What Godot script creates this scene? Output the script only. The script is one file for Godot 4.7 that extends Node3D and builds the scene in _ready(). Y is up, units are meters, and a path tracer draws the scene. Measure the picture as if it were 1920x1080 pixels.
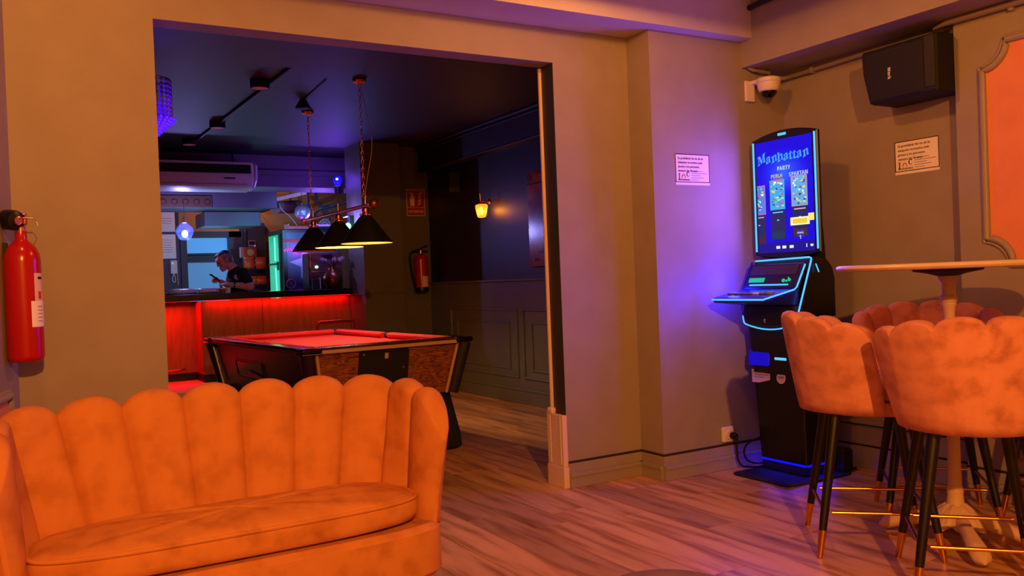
extends Node3D

var M := {}          # materials by name
var used := {}       # top-level names already taken


func _ready() -> void:
	# ---- camera ----
	var cam := Camera3D.new()
	cam.name = "camera"
	cam.position = Vector3(0, 1.10, 0)
	cam.rotation = Vector3(deg_to_rad(-0.594), deg_to_rad(-30.469), deg_to_rad(-2.239))
	cam.fov = 36.66
	cam.near = 0.05
	cam.far = 60.0
	cam.current = true
	add_child(cam)
	# ---- environment: no sky reaches these closed rooms ----
	var env := Environment.new()
	env.background_mode = Environment.BG_COLOR
	env.background_color = Color(0, 0, 0)
	env.tonemap_mode = Environment.TONE_MAPPER_LINEAR
	env.tonemap_exposure = 1.0
	env.sdfgi_enabled = true
	env.ssao_enabled = true
	env.ssil_enabled = true
	var we := WorldEnvironment.new()
	we.name = "world_environment"
	we.environment = env
	add_child(we)

	materials()
	setting()
	lounge_trim()
	pool_room_trim()
	bar_setting()
	planks()
	ceiling_lamps()
	var sofa := make_sofa()
	make_stools()
	make_bar_table()
	make_machine()
	small_tables()
	lounge_things()
	make_pool_table()
	make_pool_lamp()
	pool_room_things()
	bar_things()
	make_person()


# ---------------------------------------------------------------- mesh helper
class MB:
	var v := PackedVector3Array()
	var t := PackedVector2Array()
	var ix := PackedInt32Array()

	func p(a: Vector3, uv := Vector2.ZERO) -> int:
		v.append(a)
		t.append(uv)
		return v.size() - 1

	func tri(a: int, b: int, c: int) -> void:
		ix.append(a)
		ix.append(b)
		ix.append(c)

	func quad(a: Vector3, b: Vector3, c: Vector3, d: Vector3) -> void:
		var i := p(a, Vector2(0, 0))
		p(b, Vector2(1, 0))
		p(c, Vector2(1, 1))
		p(d, Vector2(0, 1))
		tri(i, i + 1, i + 2)
		tri(i, i + 2, i + 3)

	# turns every triangle from index s on so that its front faces out (Godot: clockwise)
	func fix(s: int) -> void:
		if s >= ix.size():
			return
		var vol := 0.0
		var c := v[ix[s]]
		for k in range(s, ix.size(), 3):
			vol += (v[ix[k]] - c).dot((v[ix[k + 1]] - c).cross(v[ix[k + 2]] - c))
		if vol > 0.0:
			for k in range(s, ix.size(), 3):
				var o := ix[k + 1]
				ix[k + 1] = ix[k + 2]
				ix[k + 2] = o

	func box(c: Vector3, size: Vector3, b := Basis()) -> MB:
		var s := ix.size()
		var h := size * 0.5
		var q: Array[Vector3] = []
		for k in 8:
			q.append(c + b * Vector3(h.x * (1 if k & 1 else -1), h.y * (1 if k & 2 else -1), h.z * (1 if k & 4 else -1)))
		quad(q[0], q[1], q[3], q[2])
		quad(q[5], q[4], q[6], q[7])
		quad(q[4], q[0], q[2], q[6])
		quad(q[1], q[5], q[7], q[3])
		quad(q[2], q[3], q[7], q[6])
		quad(q[4], q[5], q[1], q[0])
		fix(s)
		return self

	func span(a: Vector3, b: Vector3) -> MB:
		return box((a + b) * 0.5, (b - a).abs())

	# box with rounded edges
	func rbox(c: Vector3, size: Vector3, r: float, b := Basis(), k := 2) -> MB:
		var s := ix.size()
		var h := size * 0.5
		r = minf(r, minf(h.x, minf(h.y, h.z)) * 0.999)
		var core := h - Vector3(r, r, r)
		for f in 6:
			var ax := f % 3
			var u := (ax + 1) % 3
			var w := (ax + 2) % 3
			var sg := 1.0 if f < 3 else -1.0
			var lu: Array[float] = []
			var lw: Array[float] = []
			for j in k + 1:
				lu.append(-h[u] + r * j / k)
				lw.append(-h[w] + r * j / k)
			for j in k + 1:
				lu.append(h[u] - r * (k - j) / k)
				lw.append(h[w] - r * (k - j) / k)
			var i0 := v.size()
			for a in lu:
				for d in lw:
					var q := Vector3.ZERO
					q[ax] = h[ax] * sg
					q[u] = a
					q[w] = d
					var cc := q.clamp(-core, core)
					p(c + b * (cc + (q - cc).normalized() * r), Vector2(a, d))
			var n := lw.size()
			for a in lu.size() - 1:
				for d in n - 1:
					var i := i0 + a * n + d
					if sg > 0:
						tri(i, i + n, i + n + 1)
						tri(i, i + n + 1, i + 1)
					else:
						tri(i, i + n + 1, i + n)
						tri(i, i + 1, i + n + 1)
		fix(s)
		return self

	# rows of equal length joined into a smooth sheet
	func grid(rows: Array, wrap_u := false, wrap_v := false, cap0 := false, cap1 := false) -> MB:
		var s := ix.size()
		var nr := rows.size()
		var nc: int = rows[0].size()
		var i0 := v.size()
		for a in nr:
			for d in nc:
				p(rows[a][d], Vector2(float(a) / nr, float(d) / nc))
		for a in (nr if wrap_u else nr - 1):
			for d in (nc if wrap_v else nc - 1):
				var a1 := (a + 1) % nr
				var d1 := (d + 1) % nc
				var e := i0 + a * nc + d
				var f := i0 + a1 * nc + d
				var g := i0 + a1 * nc + d1
				var h := i0 + a * nc + d1
				tri(e, f, g)
				tri(e, g, h)
		if cap0:
			fan(rows[0], true)
		if cap1:
			fan(rows[nr - 1], false)
		fix(s)
		return self

	func fan(ring: PackedVector3Array, rev: bool) -> void:
		var c := Vector3.ZERO
		for q in ring:
			c += q
		var m := p(c / ring.size())
		var i := v.size()
		for q in ring:
			p(q)
		for k in ring.size():
			var a := i + k
			var b := i + (k + 1) % ring.size()
			if rev:
				tri(m, a, b)
			else:
				tri(m, b, a)

	# profile of (radius, height) turned round Y; sharp corners of the profile stay sharp
	func lathe(prof: Array, n := 24, x := Transform3D(), sharp := 0.55) -> MB:
		var s := ix.size()
		var last := -1
		var ring := func(q: Vector2) -> int:
			var i := v.size()
			for k in n:
				var a := TAU * k / n
				p(x * Vector3(q.x * cos(a), q.y, q.x * sin(a)))
			return i
		for k in prof.size() - 1:
			var a: Vector2 = prof[k]
			var b: Vector2 = prof[k + 1]
			var i := last
			if k == 0 or absf((b - a).angle_to(a - prof[k - 1])) > sharp:
				i = ring.call(a)
			var j: int = ring.call(b)
			for m in n:
				var m1 := (m + 1) % n
				if a.x > 1e-6:
					tri(i + m, i + m1, j + m1)
				if b.x > 1e-6:
					tri(i + m, j + m1, j + m)
			last = j
		fix(s)
		return self

	# round bar along a path; rad is one radius or one per point
	func tube(path: PackedVector3Array, rad: Variant, n := 10, closed := false) -> MB:
		var s := ix.size()
		var rows := []
		var m := path.size()
		var up := Vector3.ZERO
		for k in m:
			var d := (path[(k + 1) % m] - path[(k - 1 + m) % m]) if closed else (path[mini(k + 1, m - 1)] - path[maxi(k - 1, 0)])
			d = d.normalized()
			if k == 0:
				up = d.cross(Vector3.RIGHT if absf(d.x) < 0.8 else Vector3.UP).normalized()
			up = (up - d * up.dot(d)).normalized()
			var sd := d.cross(up)
			var r: float = rad if rad is float else rad[k]
			var row := PackedVector3Array()
			for j in n:
				var a := TAU * j / n
				row.append(path[k] + (up * cos(a) + sd * sin(a)) * r)
			rows.append(row)
		grid(rows, closed, true, not closed, not closed)
		return self

	func bar(a: Vector3, b: Vector3, r0: float, r1 := -1.0, n := 12) -> MB:
		return tube(PackedVector3Array([a, b]), [r0, r0 if r1 < 0 else r1], n)

	# outline in XY pushed along Z from z0 to z1, edges chamfered by bev
	func prism(poly: PackedVector2Array, z0: float, z1: float, x := Transform3D(), bev := 0.0) -> MB:
		var s := ix.size()
		var n := poly.size()
		var ins := PackedVector2Array()
		var area := 0.0
		for k in n:
			area += poly[k].cross(poly[(k + 1) % n])
		var sg := 1.0 if area > 0 else -1.0
		for k in n:
			var e0 := (poly[k] - poly[(k - 1 + n) % n]).normalized()
			var e1 := (poly[(k + 1) % n] - poly[k]).normalized()
			var n0 := Vector2(-e0.y, e0.x) * sg
			var n1 := Vector2(-e1.y, e1.x) * sg
			var bi := (n0 + n1)
			var w := bi.length_squared()
			ins.append(poly[k] + (bi * 2.0 / maxf(w, 0.6)) * bev)
		var lay := [[poly, z0], [poly, z1]]
		if bev > 0:
			lay = [[ins, z0], [poly, z0 + bev], [poly, z1 - bev], [ins, z1]]
		for l in lay.size() - 1:
			var i0 := -1
			for k in n:
				var k1 := (k + 1) % n
				var e0: Vector2 = poly[k] - poly[(k - 1 + n) % n]
				var e1: Vector2 = poly[k1] - poly[k]
				var i := v.size()
				var smooth := k > 0 and absf(e0.angle_to(e1)) < 0.5
				if smooth:
					i = i0
				else:
					p(x * Vector3(lay[l][0][k].x, lay[l][0][k].y, lay[l][1]))
					p(x * Vector3(lay[l + 1][0][k].x, lay[l + 1][0][k].y, lay[l + 1][1]))
				var j := v.size()
				p(x * Vector3(lay[l][0][k1].x, lay[l][0][k1].y, lay[l][1]))
				p(x * Vector3(lay[l + 1][0][k1].x, lay[l + 1][0][k1].y, lay[l + 1][1]))
				tri(i, j, j + 1)
				tri(i, j + 1, i + 1)
				i0 = j
		var cap := Geometry2D.triangulate_polygon(poly)
		for e in 2:
			var q: PackedVector2Array = lay[0][0] if e == 0 else lay[lay.size() - 1][0]
			var z: float = lay[0][1] if e == 0 else lay[lay.size() - 1][1]
			var i := v.size()
			for k in n:
				p(x * Vector3(q[k].x, q[k].y, z), q[k])
			for k in range(0, cap.size(), 3):
				var aa := poly[cap[k]]
				var ccw := (poly[cap[k + 1]] - aa).cross(poly[cap[k + 2]] - aa) > 0
				# sides run i -> j for the outline's own turn; keep the caps in step with them
				var same := (ccw == (sg > 0)) == (e == 0)
				if same:
					tri(i + cap[k], i + cap[k + 2], i + cap[k + 1])
				else:
					tri(i + cap[k], i + cap[k + 1], i + cap[k + 2])
		fix(s)
		return self

	func ball(c: Vector3, r: Vector3, n := 16, m := 10) -> MB:
		var prof := []
		for k in m + 1:
			var a := -PI / 2 + PI * k / m
			prof.append(Vector2(maxf(cos(a), 0.0) if k > 0 and k < m else 0.0, sin(a)))
		return lathe(prof, n, Transform3D(Basis.from_scale(r), c), 9.0)

	func mesh() -> ArrayMesh:
		var nn := PackedVector3Array()
		nn.resize(v.size())
		for k in range(0, ix.size(), 3):
			var a := v[ix[k]]
			var f := (v[ix[k + 2]] - a).cross(v[ix[k + 1]] - a)
			nn[ix[k]] += f
			nn[ix[k + 1]] += f
			nn[ix[k + 2]] += f
		for k in nn.size():
			nn[k] = nn[k].normalized() if nn[k].length_squared() > 1e-24 else Vector3.UP
		var arr := []
		arr.resize(Mesh.ARRAY_MAX)
		arr[Mesh.ARRAY_VERTEX] = v
		arr[Mesh.ARRAY_NORMAL] = nn
		arr[Mesh.ARRAY_TEX_UV] = t
		arr[Mesh.ARRAY_INDEX] = ix
		var am := ArrayMesh.new()
		am.add_surface_from_arrays(Mesh.PRIMITIVE_TRIANGLES, arr)
		return am


# ---------------------------------------------------------------- scene helpers
func numbered(called: String) -> String:
	if not used.has(called):
		used[called] = 0
		return called
	used[called] += 1
	return "%s_%03d" % [called, used[called]]


func part(parent: Node3D, called: String, mb: Variant, mat: Material, label := "") -> MeshInstance3D:
	var o := MeshInstance3D.new()
	o.name = called
	o.mesh = mb.mesh() if mb is MB else mb
	o.material_override = mat
	o.cast_shadow = GeometryInstance3D.SHADOW_CASTING_SETTING_ON
	parent.add_child(o, true)
	if label:
		o.set_meta("label", label)
	return o


func tag(o: Node3D, label: String, category: String, group := "", kind := "") -> void:
	o.set_meta("label", label)
	o.set_meta("category", category)
	if group:
		o.set_meta("group", group)
	if kind:
		o.set_meta("kind", kind)


func thing(called: String, label: String, category: String, at := Vector3.ZERO, turn := 0.0, group := "") -> Node3D:
	var o := Node3D.new()
	o.name = numbered(called)
	o.position = at
	o.rotation.y = turn
	add_child(o)
	tag(o, label, category, group)
	return o


func struct(called: String, mb: MB, mat: Material, label := "", parent: Node3D = null) -> MeshInstance3D:
	var o := MeshInstance3D.new()
	o.name = numbered(called) if parent == null else called
	o.mesh = mb.mesh()
	o.material_override = mat
	(self if parent == null else parent).add_child(o, true)
	if parent == null:
		o.set_meta("kind", "structure")
		o.set_meta("label", label)
		o.set_meta("category", called.get_slice("_", 0))
	return o


func copy(o: Node3D, label: String, at: Vector3, turn: float) -> Node3D:
	var c := o.duplicate() as Node3D
	c.name = numbered(o.name)
	add_child(c)
	c.position = at
	c.rotation.y = turn
	c.set_meta("label", label)
	return c


func text(parent: Node3D, s: String, h: float, at: Transform3D, mat: Material, serif := false, bold := true, slant := 0.0) -> MeshInstance3D:
	var tm := TextMesh.new()
	var sf := SystemFont.new()
	sf.font_names = PackedStringArray(["Droid Serif" if serif else "Droid Sans"])
	sf.font_weight = 700 if bold else 400
	tm.font = sf
	if slant != 0.0:
		var fv := FontVariation.new()
		fv.base_font = sf
		fv.variation_transform = Transform2D(Vector2(1, 0), Vector2(slant, 1), Vector2.ZERO)
		tm.font = fv
	tm.text = s
	tm.font_size = 32
	tm.pixel_size = h / 23.0
	tm.depth = 0.0006
	tm.curve_step = 2.0
	var o := part(parent, "lettering", tm, mat)
	o.transform = at
	return o


func omni(parent: Node3D, called: String, at: Vector3, c: Color, e: float, size := 0.02) -> OmniLight3D:
	var l := OmniLight3D.new()
	l.name = called
	l.position = at
	l.light_color = c
	l.light_energy = e
	l.light_size = size
	l.omni_range = 14.0
	l.omni_attenuation = 2.0
	l.shadow_enabled = true
	parent.add_child(l, true)
	return l


func spot(parent: Node3D, called: String, at: Vector3, towards: Vector3, c: Color, e: float, angle: float, size := 0.03, soft := 0.15) -> SpotLight3D:
	var l := SpotLight3D.new()
	l.name = called
	l.light_color = c
	l.light_energy = e
	l.light_size = size
	l.spot_range = 14.0
	l.spot_attenuation = 2.0
	l.spot_angle = angle
	l.spot_angle_attenuation = soft
	l.shadow_enabled = true
	parent.add_child(l, true)
	var up := Vector3.UP if absf(towards.normalized().y) < 0.95 else Vector3.RIGHT
	l.transform = Transform3D(Basis.looking_at(towards, up), at)
	return l


# an area lamp whose face looks along `towards`; sx runs along `along`
func area(parent: Node3D, called: String, at: Vector3, towards: Vector3, along: Vector3, sx: float, sy: float, c: Color, e: float) -> AreaLight3D:
	var l := AreaLight3D.new()
	l.name = called
	l.light_color = c
	l.light_energy = e
	l.area_size = Vector2(sx, sy)
	l.area_normalize_energy = true
	l.area_range = 14.0
	l.shadow_enabled = true
	parent.add_child(l, true)
	var z := -towards.normalized()
	var x := (along - z * along.dot(z)).normalized()
	l.transform = Transform3D(Basis(x, z.cross(x), z), at)
	return l


# ---------------------------------------------------------------- materials
func noise(freq: float, octaves: int, lo: Color, hi: Color, seed_: int, size := 256, mid := 0.5) -> NoiseTexture2D:
	var f := FastNoiseLite.new()
	f.seed = seed_
	f.frequency = freq
	f.noise_type = FastNoiseLite.TYPE_SIMPLEX_SMOOTH
	f.fractal_octaves = octaves
	var g := Gradient.new()
	g.offsets = PackedFloat32Array([0.0, maxf(mid - 0.22, 0.02), minf(mid + 0.22, 0.98), 1.0])
	g.colors = PackedColorArray([lo, lo.lerp(hi, 0.25), lo.lerp(hi, 0.85), hi])
	var n := NoiseTexture2D.new()
	n.width = size
	n.height = size
	n.seamless = true
	n.noise = f
	n.color_ramp = g
	return n


func mat(called: String, c: Color, rough := 0.8, metal := 0.0) -> StandardMaterial3D:
	var m := StandardMaterial3D.new()
	m.resource_name = called
	m.albedo_color = c
	m.roughness = rough
	m.metallic = metal
	m.cull_mode = BaseMaterial3D.CULL_DISABLED
	M[called] = m
	return m


func tex(m: StandardMaterial3D, t: Texture2D, scale: Vector3, world := false) -> StandardMaterial3D:
	m.albedo_texture = t
	m.uv1_triplanar = true
	m.uv1_world_triplanar = world
	m.uv1_scale = scale
	return m


func glow(called: String, c: Color, e: float, base := Color(0.05, 0.05, 0.05)) -> StandardMaterial3D:
	var m := mat(called, base, 0.4)
	m.emission_enabled = true
	m.emission = c
	m.emission_energy_multiplier = e
	return m


func materials() -> void:
	var w := Color.WHITE
	var plaster := noise(0.02, 4, Color(0.955, 0.95, 0.945), w, 3)
	# lounge paint: a warm grey on walls, beams and mouldings alike
	tex(mat("paint", Color(0.60, 0.56, 0.50), 0.62), plaster, Vector3(0.7, 0.7, 0.7), true)
	tex(mat("paint_gloss", Color(0.60, 0.56, 0.50), 0.42), plaster, Vector3(0.9, 0.9, 0.9), true)
	tex(mat("ceiling_paint", Color(0.80, 0.77, 0.74), 0.7), plaster, Vector3(0.6, 0.6, 0.6), true)
	tex(mat("panel_orange", Color(0.90, 0.565, 0.38), 0.6), plaster, Vector3(0.8, 0.8, 0.8), true)
	mat("raw_trim", Color(0.86, 0.76, 0.70), 0.7)
	mat("groove", Color(0.16, 0.09, 0.07), 0.8)
	# pool room
	tex(mat("dark_wall", Color(0.16, 0.15, 0.16), 0.5), plaster, Vector3(0.8, 0.8, 0.8), true)
	tex(mat("black_wall", Color(0.10, 0.085, 0.09), 0.45), plaster, Vector3(0.8, 0.8, 0.8), true)
	tex(mat("green_wall", Color(0.36, 0.40, 0.37), 0.5), plaster, Vector3(0.8, 0.8, 0.8), true)
	tex(mat("olive_wall", Color(0.36, 0.34, 0.26), 0.55), plaster, Vector3(0.8, 0.8, 0.8), true)
	tex(mat("dark_ceiling", Color(0.15, 0.13, 0.15), 0.6), plaster, Vector3(0.8, 0.8, 0.8), true)
	tex(mat("bulkhead_paint", Color(0.42, 0.38, 0.44), 0.6), plaster, Vector3(0.8, 0.8, 0.8), true)
	tex(mat("mustard_wall", Color(0.62, 0.50, 0.30), 0.7), plaster, Vector3(0.8, 0.8, 0.8), true)
	mat("slate", Color(0.17, 0.20, 0.24), 0.5)
	# floor planks: six tones of one greyed oak
	var grain := noise(0.014, 4, Color(0.60, 0.48, 0.40), w, 11, 512, 0.33)
	for k in 6:
		var tone: float = [0.95, 1.0, 0.90, 0.97, 0.86, 1.03][k]
		var m := tex(mat("plank_%d" % k, Color(0.86 * tone, 0.67 * tone, 0.47 * tone), 0.38), grain, Vector3(1.55, 1.0, 0.17))
		m.uv1_offset = Vector3(0.37 * k, 0.3 * k, 0.41 * k)
	mat("plank_gap", Color(0.10, 0.07, 0.06), 0.9)
	# velvets
	var nap := noise(0.010, 4, Color(0.80, 0.74, 0.70), w, 21, 512, 0.30)
	var nap2 := noise(0.010, 5, Color(0.66, 0.57, 0.52), w, 27, 512, 0.30)
	var v1 := tex(mat("velvet_sofa", Color(0.81, 0.545, 0.32), 0.95), nap, Vector3(1.6, 1.6, 1.6))
	v1.metallic_specular = 0.15
	var v2 := tex(mat("velvet_stool", Color(0.88, 0.61, 0.53), 0.9), nap2, Vector3(1.9, 1.9, 1.9))
	v2.metallic_specular = 0.2
	tex(mat("velvet_pouf", Color(0.50, 0.38, 0.28), 0.9), nap, Vector3(1.6, 1.6, 1.6))
	# metals, plastics
	mat("gold", Color(0.86, 0.62, 0.30), 0.22, 1.0)
	mat("brass", Color(0.95, 0.64, 0.40), 0.28, 1.0)
	mat("chrome", Color(0.75, 0.75, 0.77), 0.15, 1.0)
	mat("mirror", Color(0.86, 0.86, 0.92), 0.34, 0.7)
	mat("gloss_black", Color(0.05, 0.045, 0.06), 0.12)
	mat("dark_reveal", Color(0.20, 0.20, 0.17), 0.5)
	mat("copper", Color(0.62, 0.33, 0.22), 0.35, 0.8)
	mat("black_leg", Color(0.035, 0.03, 0.03), 0.38)
	mat("black_plastic", Color(0.03, 0.028, 0.03), 0.35)
	mat("black_matt", Color(0.025, 0.022, 0.022), 0.7)
	mat("black_rubber", Color(0.02, 0.02, 0.022), 0.85)
	mat("grille_black", Color(0.03, 0.028, 0.028), 0.75)
	mat("dark_strip", Color(0.11, 0.09, 0.075), 0.6)
	mat("white_plastic", Color(0.86, 0.82, 0.76), 0.4)
	mat("grey_plastic", Color(0.45, 0.45, 0.47), 0.5)
	mat("paper", Color(0.93, 0.91, 0.89), 0.8)
	mat("ink", Color(0.05, 0.04, 0.05), 0.8)
	mat("ink_grey", Color(0.55, 0.50, 0.52), 0.8)
	mat("ink_red", Color(0.75, 0.16, 0.12), 0.8)
	mat("red_paint", Color(0.66, 0.05, 0.04), 0.22)
	mat("sign_red", Color(0.62, 0.07, 0.08), 0.5)
	mat("sign_cream", Color(0.85, 0.75, 0.62), 0.6)
	mat("iron_cream", Color(0.80, 0.68, 0.58), 0.55)
	tex(mat("table_stone", Color(0.88, 0.80, 0.70), 0.35), plaster, Vector3(3, 3, 3))
	var g := mat("glass", Color(1, 1, 1, 0.06), 0.05)
	g.transparency = BaseMaterial3D.TRANSPARENCY_ALPHA
	var ag := mat("amber_glass", Color(1.0, 0.72, 0.32, 0.38), 0.4)
	ag.transparency = BaseMaterial3D.TRANSPARENCY_ALPHA
	mat("dome_glass", Color(0.02, 0.018, 0.02), 0.08)
	mat("dead_screen", Color(0.20, 0.14, 0.17), 0.15)
	# pool table
	mat("baize", Color(0.74, 0.12, 0.20), 0.9)
	mat("oak", Color.WHITE, 0.35)
	M.oak.albedo_texture = oak_texture()
	M.oak.uv1_triplanar = true
	M.oak.uv1_scale = Vector3(0.88, 2.6, 0.88)
	M.oak.uv1_offset = Vector3(0.5, 0.55, 0.5)
	tex(mat("rail_brown", Color(0.30, 0.19, 0.12), 0.16), grain, Vector3(0.6, 3, 3))
	mat("rail_trim", Color(0.72, 0.58, 0.42), 0.3)
	mat("violet_laminate", Color(0.15, 0.075, 0.19), 0.28)
	# bar front
	tex(mat("bar_wood", Color(0.52, 0.33, 0.24), 0.45), noise(0.03, 4, Color(0.84, 0.80, 0.77), w, 33, 256, 0.45), Vector3(3.0, 0.35, 3.0), true)
	mat("bar_top", Color(0.035, 0.03, 0.03), 0.25)
	mat("carpet", Color(0.70, 0.60, 0.58), 0.9)
	mat("ac_white", Color(0.80, 0.74, 0.76), 0.4)
	mat("ac_dark", Color(0.06, 0.04, 0.045), 0.6)
	mat("pipe_paint", Color(0.22, 0.27, 0.36), 0.5)
	mat("duct", Color(0.48, 0.40, 0.33), 0.5)
	mat("skin", Color(0.72, 0.47, 0.40), 0.55)
	mat("hair", Color(0.10, 0.08, 0.08), 0.7)
	mat("hair_grey", Color(0.42, 0.36, 0.36), 0.7)
	mat("black_cloth", Color(0.02, 0.018, 0.02), 0.9)
	mat("denim", Color(0.08, 0.09, 0.13), 0.9)
	mat("card", Color(0.42, 0.27, 0.20), 0.8)
	mat("bag_orange", Color(0.88, 0.30, 0.10), 0.3)
	mat("bag_print", Color(0.80, 0.55, 0.35), 0.35)
	mat("bag_pink", Color(0.85, 0.32, 0.38), 0.35)
	mat("box_red", Color(0.72, 0.06, 0.05), 0.5)
	mat("film", Color(0.80, 0.80, 0.86), 0.15)
	mat("leaf_grey", Color(0.60, 0.56, 0.60), 0.6)
	mat("poster_base", Color(0.55, 0.22, 0.20), 0.25)
	mat("poster_gold", Color(0.70, 0.42, 0.22), 0.25)
	mat("poster_dark", Color(0.12, 0.05, 0.06), 0.25)


func oak_texture() -> ImageTexture:
	var im := Image.create(256, 256, false, Image.FORMAT_RGB8)
	var f := FastNoiseLite.new()
	f.seed = 5
	f.frequency = 0.012
	f.fractal_octaves = 3
	for y in 256:
		for x in 256:
			# cathedral grain: rings round two hearts, stretched along the board
			var best := 1e9
			for hrt in [Vector2(60, 150), Vector2(200, 70), Vector2(316, 150), Vector2(-56, 70)]:
				var d := Vector2((x - hrt.x) * 0.55, (y - hrt.y) * 1.0).length()
				best = minf(best, d)
			var r := best + 26.0 * f.get_noise_2d(x * 1.0, y * 2.4)
			var s := 0.5 + 0.5 * sin(r * 0.62)
			s = pow(s, 0.6)
			var fine := 0.06 * f.get_noise_2d(x * 2.0, y * 30.0)
			im.set_pixel(x, y, Color(0.27, 0.135, 0.06).lerp(Color(0.62, 0.37, 0.19), clampf(s + fine, 0, 1)))
	return ImageTexture.create_from_image(im)


# ---------------------------------------------------------------- shell of the rooms
func setting() -> void:
	struct("floor", MB.new().span(Vector3(-2.4, -0.15, -12.2), Vector3(4.7, -0.012, 3.2)), M.plank_gap, "wooden plank floor running through the lounge and the pool room")
	var wf := MB.new()
	wf.span(Vector3(-0.9, 0, -3.885), Vector3(0.575, 2.62, -3.764))
	wf.span(Vector3(0.575, 2.212, -3.885), Vector3(2.511, 2.62, -3.764))
	wf.span(Vector3(2.511, 0, -3.885), Vector3(3.0, 2.62, -3.764))
	wf.span(Vector3(2.998, 0, -3.885), Vector3(4.12, 2.62, -3.576))
	struct("wall_front", wf, M.paint, "warm grey lounge wall with the wide opening to the pool room")
	struct("wall_right", MB.new().span(Vector3(4.0, 0, -3.9), Vector3(4.12, 2.62, 3.1)), M.paint, "warm grey side wall behind the bar table")
	var lb := Basis(Vector3(0.9756, 0, 0.2195), Vector3.UP, Vector3(-0.2195, 0, 0.9756))
	struct("wall_left", MB.new().box(Vector3(0.048, 1.31, -3.764) + lb * Vector3(-0.06, 0, 3.4), Vector3(0.12, 2.62, 7.0), lb), M.paint, "warm grey wall behind the fire extinguisher at the sofa")
	struct("wall_back", MB.new().span(Vector3(-2.4, 0, 3.0), Vector3(4.12, 2.62, 3.12)), M.paint, "wall behind the viewpoint")
	struct("ceiling", MB.new().span(Vector3(-2.4, 2.6, -3.9), Vector3(4.12, 2.72, 3.12)), M.ceiling_paint, "pale lounge ceiling")
	struct("trim_1", MB.new().span(Vector3(-0.9, 2.39, -3.77), Vector3(3.67, 2.61, -3.487)), M.ceiling_paint, "boxed ceiling beam above the wide opening")
	struct("trim_2", MB.new().span(Vector3(3.664, 2.242, -3.58), Vector3(4.01, 2.61, 3.05)), M.paint, "boxed beam along the right wall above the loudspeaker")
	struct("trim_3", MB.new().span(Vector3(3.91, 0, -2.46), Vector3(4.01, 2.25, -0.6)), M.paint, "shallow pilaster carrying the orange framed panels")
	# pool room and bar
	struct("wall_pool_right", MB.new().span(Vector3(3.93, 0, -8.4), Vector3(4.06, 2.66, -3.88)), M.black_wall, "black pool room wall above the green wainscot")
	struct("wall_pool_back", MB.new().span(Vector3(3.50, 0, -8.62), Vector3(4.6, 2.66, -8.35)), M.olive_wall, "dark olive wall behind the pool room extinguisher")
	struct("wall_pool_left", MB.new().span(Vector3(-0.75, 0, -11.7), Vector3(-0.6, 2.95, -3.88)), M.dark_wall, "dark left wall of the pool room")
	struct("trim_4", MB.new().span(Vector3(3.13, 0, -8.64), Vector3(3.545, 2.53, -8.2)), M.olive_wall, "square dark pillar at the end of the bar counter")
	struct("ceiling_pool", MB.new().span(Vector3(-0.75, 2.52, -9.3), Vector3(4.06, 2.66, -3.88)), M.dark_ceiling, "dark ceiling over the pool table")
	struct("trim_5", MB.new().span(Vector3(-0.75, 2.455, -5.3), Vector3(4.06, 2.53, -3.88)), M.dark_ceiling, "lowered dark ceiling strip just inside the opening")
	struct("ceiling_bar", MB.new().span(Vector3(-0.75, 2.9, -11.7), Vector3(4.6, 3.0, -9.25)), M.dark_ceiling, "high ceiling over the bar")
	struct("wall_bar_right", MB.new().span(Vector3(4.45, 0, -11.7), Vector3(4.6, 2.95, -8.5)), M.slate, "slate blue wall behind the pipes")
	var wb := MB.new()
	wb.span(Vector3(-0.75, 0, -11.65), Vector3(2.03, 2.95, -11.5))
	wb.span(Vector3(2.03, 1.775, -11.65), Vector3(2.55, 2.95, -11.5))
	wb.span(Vector3(2.03, 0, -11.65), Vector3(2.55, 0.95, -11.5))
	wb.span(Vector3(2.55, 0, -11.65), Vector3(4.6, 2.95, -11.5))
	struct("wall_bar_back", wb, M.mustard_wall, "mustard wall at the back of the bar")
	struct("trim_6", MB.new().span(Vector3(-0.7, 2.186, -9.8), Vector3(4.5, 2.92, -9.31)), M.bulkhead_paint, "lowered bulkhead above the bar lit violet from below")
	struct("trim_7", MB.new().span(Vector3(-0.7, 2.31, -9.31), Vector3(4.5, 2.36, -9.27)), M.bulkhead_paint, "thin ledge along the bulkhead above the bar")
	struct("trim_8", MB.new().span(Vector3(-0.6, 2.05, -10.95), Vector3(2.87, 2.92, -10.3)), M.bulkhead_paint, "second lowered beam behind the bar bulkhead")
	struct("floor_platform", MB.new().span(Vector3(-0.6, -0.01, -11.5), Vector3(1.69, 0.225, -7.95)).span(Vector3(1.68, -0.01, -11.5), Vector3(4.45, 0.225, -8.62)), M.carpet, "raised carpeted step in front of the bar counter glowing red")


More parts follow.
